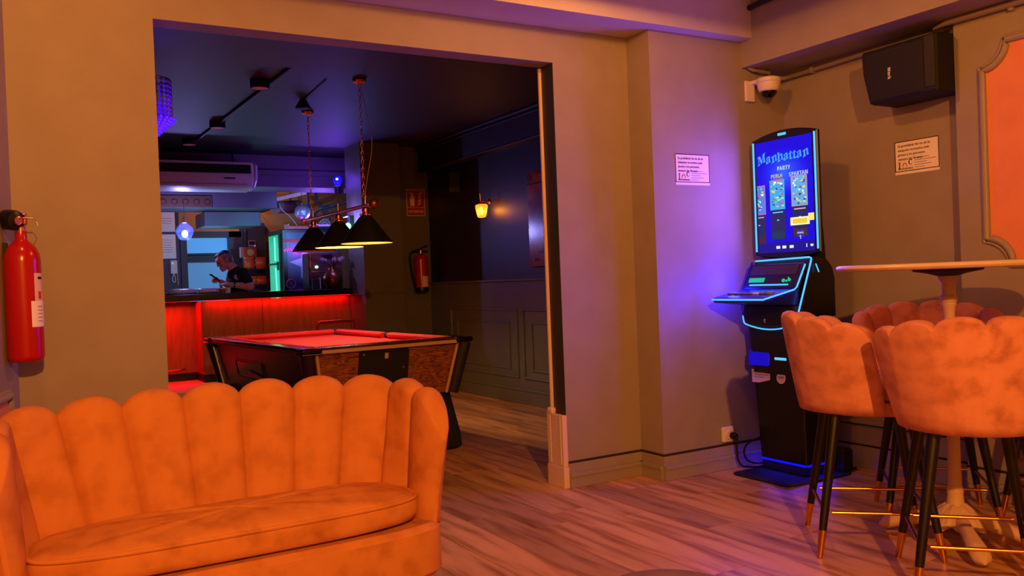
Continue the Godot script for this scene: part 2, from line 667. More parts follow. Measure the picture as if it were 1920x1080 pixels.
func bevel_run(called: String, label: String, a: Vector3, b: Vector3, out: Vector3, m: Material, tall := false) -> void:
	# a skirting from a to b standing proud of its wall towards `out`
	var st := MB.new()
	var dir := (b - a).normalized()
	var mid := (a + b) * 0.5
	var len := a.distance_to(b)
	var bs := Basis(dir, Vector3.UP, dir.cross(Vector3.UP))
	var lay := [[0.0, 0.060, 0.024], [0.058, 0.078, 0.030], [0.076, 0.128, 0.011]]
	if tall:
		lay = [[0.0, 0.122, 0.022], [0.132, 0.236, 0.016], [0.244, 0.262, 0.030]]
	for l in lay:
		st.rbox(mid + out * (l[2] * 0.5 - 0.002) + Vector3(0, (l[0] + l[1]) * 0.5, 0), Vector3(len, l[1] - l[0], l[2] + 0.004), 0.003, bs, 1)
	var o := struct(called, st, m, label)
	var cap := MB.new()
	if tall:
		cap.box(mid + out * 0.005 + Vector3(0, 0.127, 0), Vector3(len, 0.012, 0.010), bs)
		cap.box(mid + out * 0.005 + Vector3(0, 0.240, 0), Vector3(len, 0.010, 0.010), bs)
	else:
		cap.rbox(mid + out * 0.005 + Vector3(0, 0.1335, 0), Vector3(len, 0.010, 0.014), 0.003, bs, 1)
	part(o, "top_groove", cap, M.groove)


func notched(w: float, h: float, r: float) -> PackedVector2Array:
	# rectangle from (0,0) to (w,h) whose corners are cut by inward quarter circles
	var q := PackedVector2Array()
	var c := [Vector2(0, 0), Vector2(w, 0), Vector2(w, h), Vector2(0, h)]
	for k in 4:
		for j in 9:
			var a := PI * 0.5 * (1.0 - j / 8.0) + PI * 0.5 * k
			q.append(c[k] + Vector2(cos(a), sin(a)) * r)
	return q


func framed_panel(called: String, label: String, x: Transform3D, w: float, h: float, r: float) -> void:
	# x: lower corner of the frame; its XY plane lies on the wall and Z points into the room
	var o := thing(called, label, "wall panel")
	o.set_meta("kind", "structure")
	var inner := PackedVector2Array()
	for q in notched(w, h, r):
		inner.append(q)
	part(o, "panel", MB.new().prism(inner, -0.004, 0.005, x), M.panel_orange)
	var st := MB.new()
	for ring in [[0.0, 0.017, 0.006], [0.016, 0.008, 0.004]]:
		var path := PackedVector3Array()
		var pts := notched(w + 2.0 * ring[0], h + 2.0 * ring[0], r + (0.0 if ring[0] == 0.0 else -0.002))
		for q in pts:
			path.append(x * Vector3(q.x - ring[0], q.y - ring[0], ring[2]))
		st.tube(path, ring[1], 8, true)
	part(o, "moulding", st, M.paint_gloss)


func lounge_trim() -> void:
	bevel_run("baseboard_front", "skirting right of the wide opening", Vector3(2.513, 0, -3.764), Vector3(3.0, 0, -3.764), Vector3(0, 0, 1), M.paint_gloss)
	bevel_run("baseboard_step", "short skirting on the side of the wall step", Vector3(3.0, 0, -3.764), Vector3(3.0, 0, -3.574), Vector3(-1, 0, 0), M.paint_gloss)
	bevel_run("baseboard_niche", "skirting under the wall socket by the gaming machine", Vector3(2.99, 0, -3.576), Vector3(4.0, 0, -3.576), Vector3(0, 0, 1), M.paint_gloss)
	bevel_run("baseboard_right", "tall stepped skirting behind the stools", Vector3(4.0, 0, -3.576), Vector3(4.0, 0, -2.46), Vector3(-1, 0, 0), M.paint_gloss, true)
	bevel_run("baseboard_pilaster", "skirting at the foot of the pilaster", Vector3(3.91, 0, -2.46), Vector3(3.91, 0, -0.6), Vector3(-1, 0, 0), M.paint_gloss)
	# the bare right jamb of the opening: pale strip and pale foot block
	struct("trim_9", MB.new().rbox(Vector3(2.504, 1.30, -3.880), Vector3(0.022, 1.81, 0.014), 0.003), M.raw_trim, "pale unpainted strip on the right jamb of the opening")
	var pd := MB.new()
	pd.rbox(Vector3(2.500, 0.245, -3.838), Vector3(0.030, 0.27, 0.150), 0.004)
	pd.rbox(Vector3(2.497, 0.395, -3.880), Vector3(0.034, 0.035, 0.050), 0.012)
	pd.rbox(Vector3(2.499, 0.055, -3.836), Vector3(0.036, 0.11, 0.158), 0.003)
	pd.rbox(Vector3(2.497, 0.245, -3.790), Vector3(0.030, 0.25, 0.020), 0.003)
	pd.rbox(Vector3(2.497, 0.245, -3.890), Vector3(0.030, 0.25, 0.030), 0.003)
	struct("trim_17", MB.new().span(Vector3(2.508, 0.36, -3.875), Vector3(2.514, 2.212, -3.766)), M.dark_reveal, "dark painted reveal of the right jamb")
	struct("trim_10", pd, M.raw_trim, "pale raw plinth block at the foot of the right jamb")
	# right pilaster: tall framed orange panel above, a smaller one below
	var xr := Transform3D(Basis(Vector3(0, 0, 1), Vector3(0, 1, 0), Vector3(-1, 0, 0)), Vector3(3.91, 1.085, -2.325))
	framed_panel("wall_panel", "large orange wall panel in a notched moulding on the right pilaster", xr, 1.30, 0.995, 0.115)
	xr.origin = Vector3(3.91, 0.222, -2.300)
	framed_panel("wall_panel", "low orange wall panel half hidden behind the bar table legs", xr, 1.28, 0.46, 0.10)
	# left wall: its plane meets the front wall at x 0.048
	var d := Vector3(-0.2195, 0, 0.9756)
	var xl := Transform3D(Basis(-d, Vector3.UP, Vector3(0.9756, 0, 0.2195)), Vector3(0.048, 0.10, -3.764) + d * 1.88)
	framed_panel("wall_panel", "orange wall panel behind the left arm of the sofa", xl, 1.80, 0.655, 0.11)
	xl.origin = Vector3(0.048, 2.07, -3.764) + d * 2.16
	framed_panel("wall_panel", "orange wall panel above the red fire extinguisher", xl, 1.80, 0.40, 0.08)
	# conduits
	var c1 := thing("conduit_pipe", "thin painted conduit running under the beam beside the dome camera", "pipe")
	var pth := PackedVector3Array([Vector3(3.70, 2.40, -3.555), Vector3(3.70, 2.265, -3.555), Vector3(3.706, 2.242, -3.552), Vector3(3.728, 2.232, -3.545), Vector3(3.85, 2.226, -3.54)])
	part(c1, "pipe", MB.new().tube(pth, 0.011, 10), M.paint_gloss)
	part(c1, "end_clip", MB.new().rbox(Vector3(3.80, 2.232, -3.55), Vector3(0.035, 0.03, 0.03), 0.008), M.paint_gloss)
	var c2 := thing("conduit_pipe", "long painted conduit along the top of the right wall behind the loudspeaker", "pipe")
	part(c2, "pipe", MB.new().tube(PackedVector3Array([Vector3(3.90, 2.200, -3.545), Vector3(3.955, 2.200, -3.53), Vector3(3.972, 2.202, -3.50), Vector3(3.972, 2.214, -3.0), Vector3(3.972, 2.224, -2.43)]), 0.012, 10), M.paint_gloss)
	for z in [-3.34, -2.5]:
		part(c2, "clip", MB.new().rbox(Vector3(3.978, 2.206, z), Vector3(0.044, 0.034, 0.022), 0.006), M.paint_gloss)
	var c3 := thing("conduit_pipe", "painted conduit crossing the pilaster just under the beam", "pipe")
	part(c3, "pipe", MB.new().tube(PackedVector3Array([Vector3(3.895, 2.215, -2.55), Vector3(3.887, 2.226, -2.47), Vector3(3.887, 2.226, -2.0), Vector3(3.887, 2.226, -0.7)]), [0.006, 0.016, 0.016, 0.016], 10), M.paint_gloss)
	part(c3, "clip", MB.new().rbox(Vector3(3.898, 2.220, -2.18), Vector3(0.03, 0.045, 0.024), 0.008), M.paint_gloss)
	var c4 := thing("conduit_pipe", "dark conduit along the upper edge of the right beam", "pipe")
	part(c4, "pipe", MB.new().tube(PackedVector3Array([Vector3(3.648, 2.555, -3.485), Vector3(3.646, 2.56, -3.40), Vector3(3.646, 2.575, -2.0)]), 0.015, 10), M.dark_strip)


func planks() -> void:
	var fl := get_node("floor")
	var rng := RandomNumberGenerator.new()
	rng.seed = 7
	var w := 0.186
	var shared := {}
	for col in 25:
		var x := -0.62 + w * col + w * 0.5
		var z := -8.4 + rng.randf() * 0.9 - 1.0
		var zmax := 0.6
		while z < zmax:
			var len: float = [1.25, 1.05, 1.4][rng.randi() % 3]
			var key := str(len)
			if not shared.has(key):
				shared[key] = MB.new().rbox(Vector3.ZERO, Vector3(w - 0.0030, 0.014, len - 0.0030), 0.0018, Basis(), 1).mesh()
			var tone := rng.randi() % 6
			# only the boards that can be seen: the lounge in front of the opening and the pool room right of the platform
			var seen := z + len > -8.45 and not (x < 1.5 and z + len < -5.2) and not (x < 0.2 and z + len < -3.9)
			if seen:
				var o := MeshInstance3D.new()
				o.name = "plank"
				o.mesh = shared[key]
				o.material_override = M["plank_%d" % tone]
				o.position = Vector3(x, -0.007 + rng.randf_range(-0.0006, 0.0), z + len * 0.5)
				fl.add_child(o, true)
			z += len


func ceiling_lamps() -> void:
	# the lounge is lit by warm shaded lamps hung out of the frame
	var warm := Color(1.0, 0.625, 0.27)
	var spots := [[Vector3(0.1, 2.45, 1.35), 16.0], [Vector3(2.35, 2.44, -2.72), 0.8], [Vector3(0.15, 2.45, -2.75), 0.5]]
	for k in 3:
		var o := thing("pendant_lamp", ["large warm ceiling lamp hung behind the viewpoint", "small warm ceiling lamp hung between the bar table and the opening", "small warm ceiling lamp hung close above the sofa"][k], "lamp", spots[k][0])
		part(o, "shade", MB.new().lathe([Vector2(0.0, 0.16), Vector2(0.04, 0.16), Vector2(0.06, 0.13), Vector2(0.11, 0.045), Vector2(0.105, 0.045), Vector2(0.05, 0.122), Vector2(0.0, 0.124)], 28), M.black_plastic)
		part(o, "bulb", MB.new().ball(Vector3(0, 0.045, 0), Vector3(0.045, 0.05, 0.045), 16, 10), glow("bulb_warm_%d" % k, warm, 8.0))
		part(o, "cord", MB.new().bar(Vector3(0, 0.15, 0), Vector3(0, 0.19, 0), 0.006), M.black_plastic)
		spot(o, "lamp_light", Vector3(0, 0.035, 0), Vector3(0, -1, 0), warm, spots[k][1], 89.5, 0.04, 0.02)


func rect_frame(st: MB, x: Transform3D, w: float, h: float, r: float) -> void:
	for s in [[Vector3(0, 0, 0), Vector3(w, 0, 0)], [Vector3(w, 0, 0), Vector3(w, h, 0)], [Vector3(w, h, 0), Vector3(0, h, 0)], [Vector3(0, h, 0), Vector3(0, 0, 0)]]:
		var d: Vector3 = (s[1] - s[0]).normalized()
		st.tube(PackedVector3Array([x * (s[0] - d * r), x * (s[1] + d * r)]), r, 8)


func pool_room_trim() -> void:
	# wainscot on the right wall with doubled picture mouldings
	var wn := thing("wainscot", "grey green panelled wainscot along the right wall of the pool room", "wall panel")
	wn.set_meta("kind", "structure")
	part(wn, "board", MB.new().span(Vector3(3.916, 0, -8.35), Vector3(3.935, 1.09, -3.89)), M.green_wall)
	part(wn, "chair_rail", MB.new().rbox(Vector3(3.914, 1.088, -6.12), Vector3(0.036, 0.022, 4.46), 0.008), M.green_wall)
	part(wn, "skirting", MB.new().rbox(Vector3(3.910, 0.055, -6.12), Vector3(0.024, 0.11, 4.46), 0.004).rbox(Vector3(3.913, 0.125, -6.12), Vector3(0.018, 0.03, 4.46), 0.008), M.green_wall)
	var xs := [[-7.88, 1.29], [-6.48, 1.35], [-5.02, 1.0]]
	for p in xs:
		var x := Transform3D(Basis(Vector3(0, 0, 1), Vector3.UP, Vector3(-1, 0, 0)), Vector3(3.914, 0.232, p[0]))
		var st := MB.new()
		rect_frame(st, x, p[1], 0.595, 0.012)
		part(wn, "outer_moulding", st, M.green_wall)
		st = MB.new()
		x.origin += Vector3(0, 0.07, 0.14)
		rect_frame(st, x, p[1] - 0.28, 0.41, 0.009)
		part(wn, "inner_moulding", st, M.green_wall)
	struct("trim_11", MB.new().span(Vector3(3.83, 2.255, -8.35), Vector3(3.95, 2.53, -3.89)), M.dark_wall, "boxed dark beam high along the right wall of the pool room")
	var cr := MB.new()
	cr.rbox(Vector3(3.825, 2.47, -6.12), Vector3(0.03, 0.02, 4.46), 0.008)
	cr.rbox(Vector3(3.815, 2.505, -6.12), Vector3(0.05, 0.03, 4.46), 0.012)
	cr.rbox(Vector3(3.826, 2.262, -6.12), Vector3(0.02, 0.018, 4.46), 0.006)
	struct("trim_12", cr, M.dark_wall, "dark cornice moulding on the boxed beam")
	struct("trim_13", MB.new().rbox(Vector3(3.335, 1.005, -8.195), Vector3(0.44, 0.012, 0.016), 0.004).rbox(Vector3(3.124, 1.005, -8.41), Vector3(0.016, 0.012, 0.42), 0.004), M.olive_wall, "thin horizontal bead round the pillar at counter height")


func bar_setting() -> void:
	# hatch in the back wall with a lit kitchen behind two panes
	var w := thing("window_1", "kitchen hatch glowing pale blue behind the man at the bar", "window")
	w.set_meta("kind", "structure")
	var fr := MB.new()
	fr.span(Vector3(1.955, 0.9, -11.50), Vector3(2.032, 1.85, -11.42))
	fr.span(Vector3(2.548, 0.9, -11.50), Vector3(2.70, 1.85, -11.42))
	fr.span(Vector3(1.955, 1.775, -11.50), Vector3(2.70, 1.85, -11.42))
	fr.span(Vector3(2.03, 1.462, -11.52), Vector3(2.55, 1.49, -11.43))
	fr.span(Vector3(2.03, 1.555, -11.52), Vector3(2.55, 1.578, -11.43))
	fr.span(Vector3(2.03, 1.485, -11.55), Vector3(2.55, 1.56, -11.50))
	part(w, "window_frame", fr, M.slate)
	part(w, "pane", MB.new().span(Vector3(2.03, 1.57, -11.56), Vector3(2.55, 1.776, -11.55)), glow("kitchen_light_upper", Color(0.33, 0.66, 1.0), 0.72))
	part(w, "pane", MB.new().span(Vector3(2.03, 0.94, -11.56), Vector3(2.55, 1.47, -11.55)), glow("kitchen_light_lower", Color(0.36, 0.60, 0.88), 0.58))
	area(w, "window_light", Vector3(2.29, 1.35, -11.40), Vector3(0, 0, 1), Vector3(1, 0, 0), 0.5, 0.7, Color(0.55, 0.80, 1.0), 0.25)
	struct("trim_14", MB.new().span(Vector3(1.2, 0, -11.50), Vector3(1.95, 2.4, -11.44)), M.slate, "dark slate panel carrying the notices behind the bar")
	struct("trim_15", MB.new().span(Vector3(2.70, 0, -11.50), Vector3(3.005, 1.96, -11.42)), M.slate, "dark panel behind the snack shelf")
	struct("trim_16", MB.new().rbox(Vector3(2.74, 1.0, -11.40), Vector3(0.04, 2.0, 0.05), 0.006), M.slate, "dark door post beside the hatch")


# ---------------------------------------------------------------- sofa
func sofa_curve(u: float, half: float, back: float, front: float, r: float) -> Array:
	# U-shaped plan, u from 0 (left arm tip) to 1 (right arm tip): [point, outward normal]
	var arm := front - back - r
	var arc := PI * 0.5 * r
	var wide := 2.0 * (half - r)
	var total := 2.0 * (arm + arc) + wide
	var s := u * total
	if s < arm:
		return [Vector2(-half, front - s), Vector2(-1, 0)]
	s -= arm
	if s < arc:
		var a := s / r
		return [Vector2(-half + r - r * cos(a), back + r - r * sin(a)), Vector2(-cos(a), -sin(a))]
	s -= arc
	if s < wide:
		return [Vector2(-half + r + s, back), Vector2(0, -1)]
	s -= wide
	if s < arc:
		var a := s / r
		return [Vector2(half - r + r * sin(a), back + r - r * cos(a)), Vector2(sin(a), -cos(a))]
	s -= arc
	return [Vector2(half, back + r + s), Vector2(1, 0)]


func make_sofa() -> Node3D:
	var o := thing("velvet_sofa", "orange velvet two seat sofa with a scalloped shell back", "sofa", Vector3(0.572, 0, -2.62))
	var m: Material = M.velvet_sofa
	var n := 11
	var bottom := 0.33
	# eleven padded channels, each a closed cushion of its own
	for k in n:
		var rows := []
		var nu := 12
		for i in nu + 1:
			var e := float(i) / nu
			var u := (k + e) / n
			var c := sin(PI * e)
			var bulge := pow(maxf(c, 0.0), 0.38)
			var thin := 1.0
			var um := absf(u * 2.0 - 1.0)
			var top := 0.775 - 0.045 * pow(um, 1.6) - 0.026 * pow(absf(e * 2.0 - 1.0), 2.2)
			if k == 0 or k == n - 1:
				var q := e if k == n - 1 else 1.0 - e
				top -= 0.10 * pow(q, 3.0)
				bulge *= sqrt(maxf(0.0, 1.0 - pow(q, 5.0)))
				thin = 0.25 + 0.75 * sqrt(maxf(0.0, 1.0 - pow(q, 5.0)))
			var row := PackedVector3Array()
			var nv := 12
			var wo := 0.030 * thin + 0.012 * bulge
			var wi := 0.018 * thin + 0.024 * bulge
			# outer face up, rim, inner face down
			for j in nv + 1:
				var t := float(j) / nv
				row.append(shell_point(u, t, wo, top, bottom))
			for j in 5:
				var a := PI * (j + 1) / 6.0
				row.append(shell_point(u, 1.0, lerpf(wo, -wi, (1.0 - cos(a)) * 0.5), top + 0.030 * thin * sin(a) * (0.5 + 0.5 * bulge), bottom))
			for j in nv + 1:
				var t := 1.0 - float(j) / nv
				row.append(shell_point(u, t, -wi, top, bottom))
			rows.append(row)
		part(o, "back_channel", MB.new().grid(rows, false, true, true, true), m)
	# base: bow fronted box with rounded ends
	var base := PackedVector2Array()
	for j in 41:
		var a := PI * j / 40.0
		var ca := cos(a)
		base.append(Vector2(0.615 * signf(ca) * pow(absf(ca), 0.42), 0.02 + 0.185 * pow(sin(a), 0.55)))
	for j in 13:
		var a := PI + PI * j / 12.0
		var ca := cos(a)
		base.append(Vector2(0.60 * signf(ca) * pow(absf(ca), 0.5), 0.0 - 0.22 * pow(absf(sin(a)), 0.6)))
	var flat := Transform3D(Basis(Vector3(1, 0, 0), Vector3(0, 0, 1), Vector3(0, -1, 0)), Vector3.ZERO)
	part(o, "base", MB.new().prism(base, -0.352, -0.185, flat, 0.018), m)
	# seat cushion: soft slab with a bowed front
	var rows2 := []
	var outline := PackedVector2Array()
	for j in 64:
		var a := TAU * j / 64.0
		var ca := cos(a)
		var sa := sin(a)
		var z := 0.175 * pow(absf(sa), 0.45) * signf(sa)
		if sa > 0:
			z = 0.045 + 0.135 * pow(sa, 0.8)
		outline.append(Vector2(0.545 * signf(ca) * pow(absf(ca), 0.50), z + 0.005))
	for lay in [[0.0, 0.358], [0.90, 0.358], [0.985, 0.366], [1.0, 0.385], [1.0, 0.415], [0.985, 0.432], [0.93, 0.444], [0.75, 0.455], [0.4, 0.463], [0.0, 0.465]]:
		var row := PackedVector3Array()
		for q in outline:
			row.append(Vector3(q.x * lay[0], lay[1] + (0.004 * sin(q.x * 23.0) * sin(q.y * 31.0 + q.x * 9.0) if lay[1] > 0.44 else 0.0), q.y * lay[0]))
		rows2.append(row)
	var cush := part(o, "seat_cushion", MB.new().grid(rows2, false, true), m)
	var pip := PackedVector3Array()
	for q in outline:
		pip.append(Vector3(q.x * 0.992, 0.431, q.y * 0.992))
	part(cush, "piping", MB.new().tube(pip, 0.0065, 8, true), m)
	for sx in [-1, 1]:
		for sz in [-1, 1]:
			part(o, "leg", MB.new().bar(Vector3(0.49 * sx, 0.19, 0.02 + 0.085 * sz), Vector3(0.525 * sx, 0.0, 0.02 + 0.12 * sz), 0.017, 0.010), M.gold)
	return o


func shell_point(u: float, t: float, off: float, top: float, bottom: float) -> Vector3:
	# the shell leans outward as it rises
	var lean := pow(t, 1.2)
	var c := sofa_curve(u, lerpf(0.575, 0.605, lean), lerpf(-0.175, -0.285, lean), lerpf(0.13, 0.165, lean), 0.19)
	var q: Vector2 = c[0] + c[1] * off
	return Vector3(q.x, lerpf(bottom, top, t), q.y)


# ---------------------------------------------------------------- stools
func stool_point(u: float, t: float, off: float, top: float) -> Vector3:
	var f := pow(t, 0.9)
	var reach := deg_to_rad(lerpf(99.0, 87.0, t))
	var a := lerpf(-reach, reach, u)
	var rx := lerpf(0.205, 0.288, f) + off
	var rz := lerpf(0.225, 0.285, f) + off
	return Vector3(rx * sin(a), lerpf(0.54, top, t), -rz * cos(a))


func make_stools() -> void:
	var o := thing("bar_stool", "velvet shell stool nearest the gaming machine, turned to the bar table", "stool", Vector3(2.939, 0, -2.264), 0.0, "velvet stools round the bar table")
	var m: Material = M.velvet_stool
	var rows := []
	var nu := 72
	for i in nu + 1:
		var u := float(i) / nu
		var e := fposmod(u * 6.0, 1.0)
		if i == nu:
			e = 1.0
		var um := absf(2.0 * u - 1.0)
		var edge := sqrt(maxf(0.0, 1.0 - pow(um, 22.0)))
		var bump_ := sqrt(maxf(0.0, 1.0 - pow(2.0 * e - 1.0, 2.0)))
		var top := 0.880 - 0.055 * pow(um, 2.0) + 0.030 * bump_ - 0.03 * pow(um, 14.0)
		var th := 0.006 + 0.020 * edge
		var chan := 0.014 * pow(bump_, 0.8) * edge
		var row := PackedVector3Array()
		for j in 11:
			row.append(stool_point(u, j / 10.0, th, top))
		for j in 4:
			var a := PI * (j + 1) / 5.0
			var r := stool_point(u, 1.0, lerpf(th, -th - chan * 0.6, (1.0 - cos(a)) * 0.5), top)
			row.append(r + Vector3(0, 0.018 * sin(a) * edge, 0))
		for j in 11:
			row.append(stool_point(u, 1.0 - j / 10.0, -th - chan * (1.0 - 0.4 * absf(2.0 * j / 10.0 - 1.0)), top))
		rows.append(row)
	part(o, "backrest", MB.new().grid(rows, false, true, true, true), m)
	part(o, "seat", MB.new().lathe([Vector2(0, 0.585), Vector2(0.195, 0.585), Vector2(0.207, 0.60), Vector2(0.210, 0.635), Vector2(0.200, 0.662), Vector2(0.17, 0.678), Vector2(0.09, 0.686), Vector2(0, 0.687)], 40, Transform3D(Basis.from_scale(Vector3(1, 1, 1.06)), Vector3(0, 0, 0.025)), 0.9), m)
	part(o, "seat_frame", MB.new().lathe([Vector2(0, 0.53), Vector2(0.20, 0.53), Vector2(0.212, 0.54), Vector2(0.212, 0.578), Vector2(0.205, 0.584), Vector2(0, 0.584)], 40, Transform3D(Basis.from_scale(Vector3(1, 1, 1.06)), Vector3(0, 0, 0.025)), 0.9), m)
	for sx in [-1, 1]:
		for sz in [-1, 1]:
			var foot := Vector3(0.218 * sx, 0.0, 0.218 * sz)
			var head := Vector3(0.135 * sx, 0.535, 0.135 * sz)
			var lg := part(o, "leg", MB.new().bar(foot.lerp(head, 0.17), head, 0.0145, 0.0225, 16), M.black_leg)
			part(lg, "ferrule", MB.new().bar(foot, foot.lerp(head, 0.19), 0.0105, 0.0156, 16), M.gold)
	var k := 0.31
	var c := [Vector3(-1, 0, -1), Vector3(1, 0, -1), Vector3(1, 0, 1), Vector3(-1, 0, 1)]
	for j in 4:
		var a: Vector3 = c[j] * lerpf(0.218, 0.135, k) + Vector3(0, 0.535 * k, 0)
		var b: Vector3 = c[(j + 1) % 4] * lerpf(0.218, 0.135, k) + Vector3(0, 0.535 * k, 0)
		part(o, "footrest_bar", MB.new().bar(a.lerp(b, 0.07), b.lerp(a, 0.07), 0.0068), M.gold)
	o.rotation.y = atan2(0.727, 0.687)
	copy(o, "velvet shell stool with its stained back to the viewer, in front of the bar table", Vector3(2.853, 0, -1.782), atan2(0.737, -0.676))
	copy(o, "velvet shell stool behind the bar table pedestal, its channelled inside in shade", Vector3(3.457, 0, -2.33), atan2(-0.74, 0.67))
	copy(o, "velvet shell stool mostly outside the right edge, only its legs showing", Vector3(3.70, 0, -1.85), atan2(-0.80, -0.60))


func make_bar_table() -> void:
	var at := Vector3(3.20, 0, -2.07)
	var o := thing("bar_table", "tall round bar table with pale top on an ornate cast iron pedestal", "table", at)
	part(o, "tabletop", MB.new().lathe([Vector2(0, 1.076), Vector2(0.398, 1.076), Vector2(0.407, 1.080), Vector2(0.411, 1.088), Vector2(0.407, 1.096), Vector2(0.398, 1.100), Vector2(0, 1.100)], 72, Transform3D(), 0.9), M.table_stone)
	part(o, "mounting_plate", MB.new().lathe([Vector2(0, 1.046), Vector2(0.038, 1.046), Vector2(0.07, 1.056), Vector2(0.125, 1.066), Vector2(0.13, 1.076), Vector2(0, 1.076)], 28), M.black_matt)
	var prof := [Vector2(0, 1.05), Vector2(0.036, 1.05), Vector2(0.036, 1.036), Vector2(0.030, 1.028), Vector2(0.024, 1.018), Vector2(0.023, 0.972), Vector2(0.030, 0.968), Vector2(0.033, 0.958), Vector2(0.030, 0.945), Vector2(0.027, 0.942), Vector2(0.028, 0.934), Vector2(0.024, 0.926), Vector2(0.021, 0.90), Vector2(0.023, 0.60), Vector2(0.024, 0.30), Vector2(0.026, 0.225), Vector2(0.031, 0.205), Vector2(0.031, 0.195), Vector2(0.029, 0.19), Vector2(0.033, 0.15), Vector2(0.036, 0.135), Vector2(0, 0.135)]
	part(o, "column", MB.new().lathe(prof, 24, Transform3D(), 0.9), M.iron_cream)
	# leafy hub: a lobed skirt
	var rows := []
	for lay in [[0.0, 0.150], [0.035, 0.150], [0.050, 0.142], [0.075, 0.122], [0.100, 0.092], [0.108, 0.070], [0.095, 0.066], [0.05, 0.085], [0.0, 0.09]]:
		var row := PackedVector3Array()
		for j in 64:
			var a := TAU * j / 64.0
			var lobe := 1.0 + (0.10 * cos(a * 8.0) + 0.05 * cos(a * 24.0)) * clampf(lay[0] * 12.0, 0, 1)
			row.append(Vector3(lay[0] * lobe * cos(a), lay[1] - 0.010 * cos(a * 8.0) * clampf(lay[0] * 10.0, 0, 1), lay[0] * lobe * sin(a)))
		rows.append(row)
	part(o, "hub_skirt", MB.new().grid(rows, false, true), M.iron_cream)
	for d in [Vector3(-0.68, 0, 0.73), Vector3(-0.36, 0, -0.93), Vector3(0.40, 0, 0.91), Vector3(0.68, 0, -0.73)]:
		var f: Vector3 = d.normalized()
		var reach := 0.355 if d.z > 0.0 and d.x < 0.0 else 0.29
		var sd := f.cross(Vector3.UP)
		var fr := []
		for j in 15:
			var s := j / 14.0
			var y := lerpf(0.108, 0.030, pow(s, 0.8)) + 0.010 * sin(s * PI)
			var half := lerpf(0.026, 0.036, smoothstep(0.35, 0.85, s)) * sqrt(maxf(0.02, 1.0 - pow(maxf(0.0, (s - 0.86) / 0.14), 2.0)))
			var hh := lerpf(0.030, 0.026, s) * sqrt(maxf(0.05, 1.0 - pow(maxf(0.0, (s - 0.9) / 0.1), 2.0)))
			var row := PackedVector3Array()
			for q in 18:
				var a := TAU * q / 18.0
				# three ribs along the top of each foot, a scroll knob near its end
				var rib := 1.0 + 0.14 * cos(a * 6.0) * (1.0 if sin(a) > 0.0 else 0.0) + 0.20 * exp(-pow((s - 0.80) / 0.08, 2.0)) * maxf(0.0, sin(a))
				row.append(f * (0.03 + (reach - 0.03) * s) + sd * (cos(a) * half) + Vector3(0, maxf(0.0, y + sin(a) * hh * rib), 0))
			fr.append(row)
		part(o, "foot", MB.new().grid(fr, false, true, true, true), M.iron_cream)


func small_tables() -> void:
	var p := thing("round_pouf", "low round tan velvet pouf at the bottom edge", "pouf", Vector3(1.175, 0, -1.40))
	part(p, "cushion", MB.new().lathe([Vector2(0, 0.04), Vector2(0.17, 0.04), Vector2(0.185, 0.06), Vector2(0.19, 0.20), Vector2(0.19, 0.36), Vector2(0.178, 0.41), Vector2(0.14, 0.437), Vector2(0.08, 0.447), Vector2(0, 0.45)], 48, Transform3D(), 0.9), M.velvet_pouf)
	part(p, "plinth", MB.new().lathe([Vector2(0, 0), Vector2(0.16, 0), Vector2(0.16, 0.045), Vector2(0, 0.045)], 40), M.gold)
	var t := thing("coffee_table", "low round pale coffee table in front of the sofa", "table", Vector3(0.64, 0, -1.52))
	part(t, "tabletop", MB.new().lathe([Vector2(0, 0.385), Vector2(0.335, 0.385), Vector2(0.342, 0.392), Vector2(0.342, 0.402), Vector2(0.335, 0.41), Vector2(0, 0.41)], 64, Transform3D(), 0.9), M.table_stone)
	part(t, "column", MB.new().lathe([Vector2(0, 0.02), Vector2(0.03, 0.02), Vector2(0.03, 0.385), Vector2(0, 0.385)], 20), M.gold)
	part(t, "base", MB.new().lathe([Vector2(0, 0), Vector2(0.2, 0), Vector2(0.2, 0.012), Vector2(0.03, 0.03), Vector2(0, 0.03)], 40), M.gold)


# outline of a rounded rectangle in the XZ plane at height y
func ring(y: float, hw: float, z0: float, z1: float, r: float, n := 5) -> PackedVector3Array:
	var q := PackedVector3Array()
	for c in [[Vector2(hw - r, z1 - r), 0.0], [Vector2(-hw + r, z1 - r), 0.5], [Vector2(-hw + r, z0 + r), 1.0], [Vector2(hw - r, z0 + r), 1.5]]:
		for j in n:
			var a: float = c[1] * PI + PI * 0.5 * j / (n - 1)
			q.append(Vector3(c[0].x + r * cos(a), y, c[0].y + r * sin(a)))
	return q


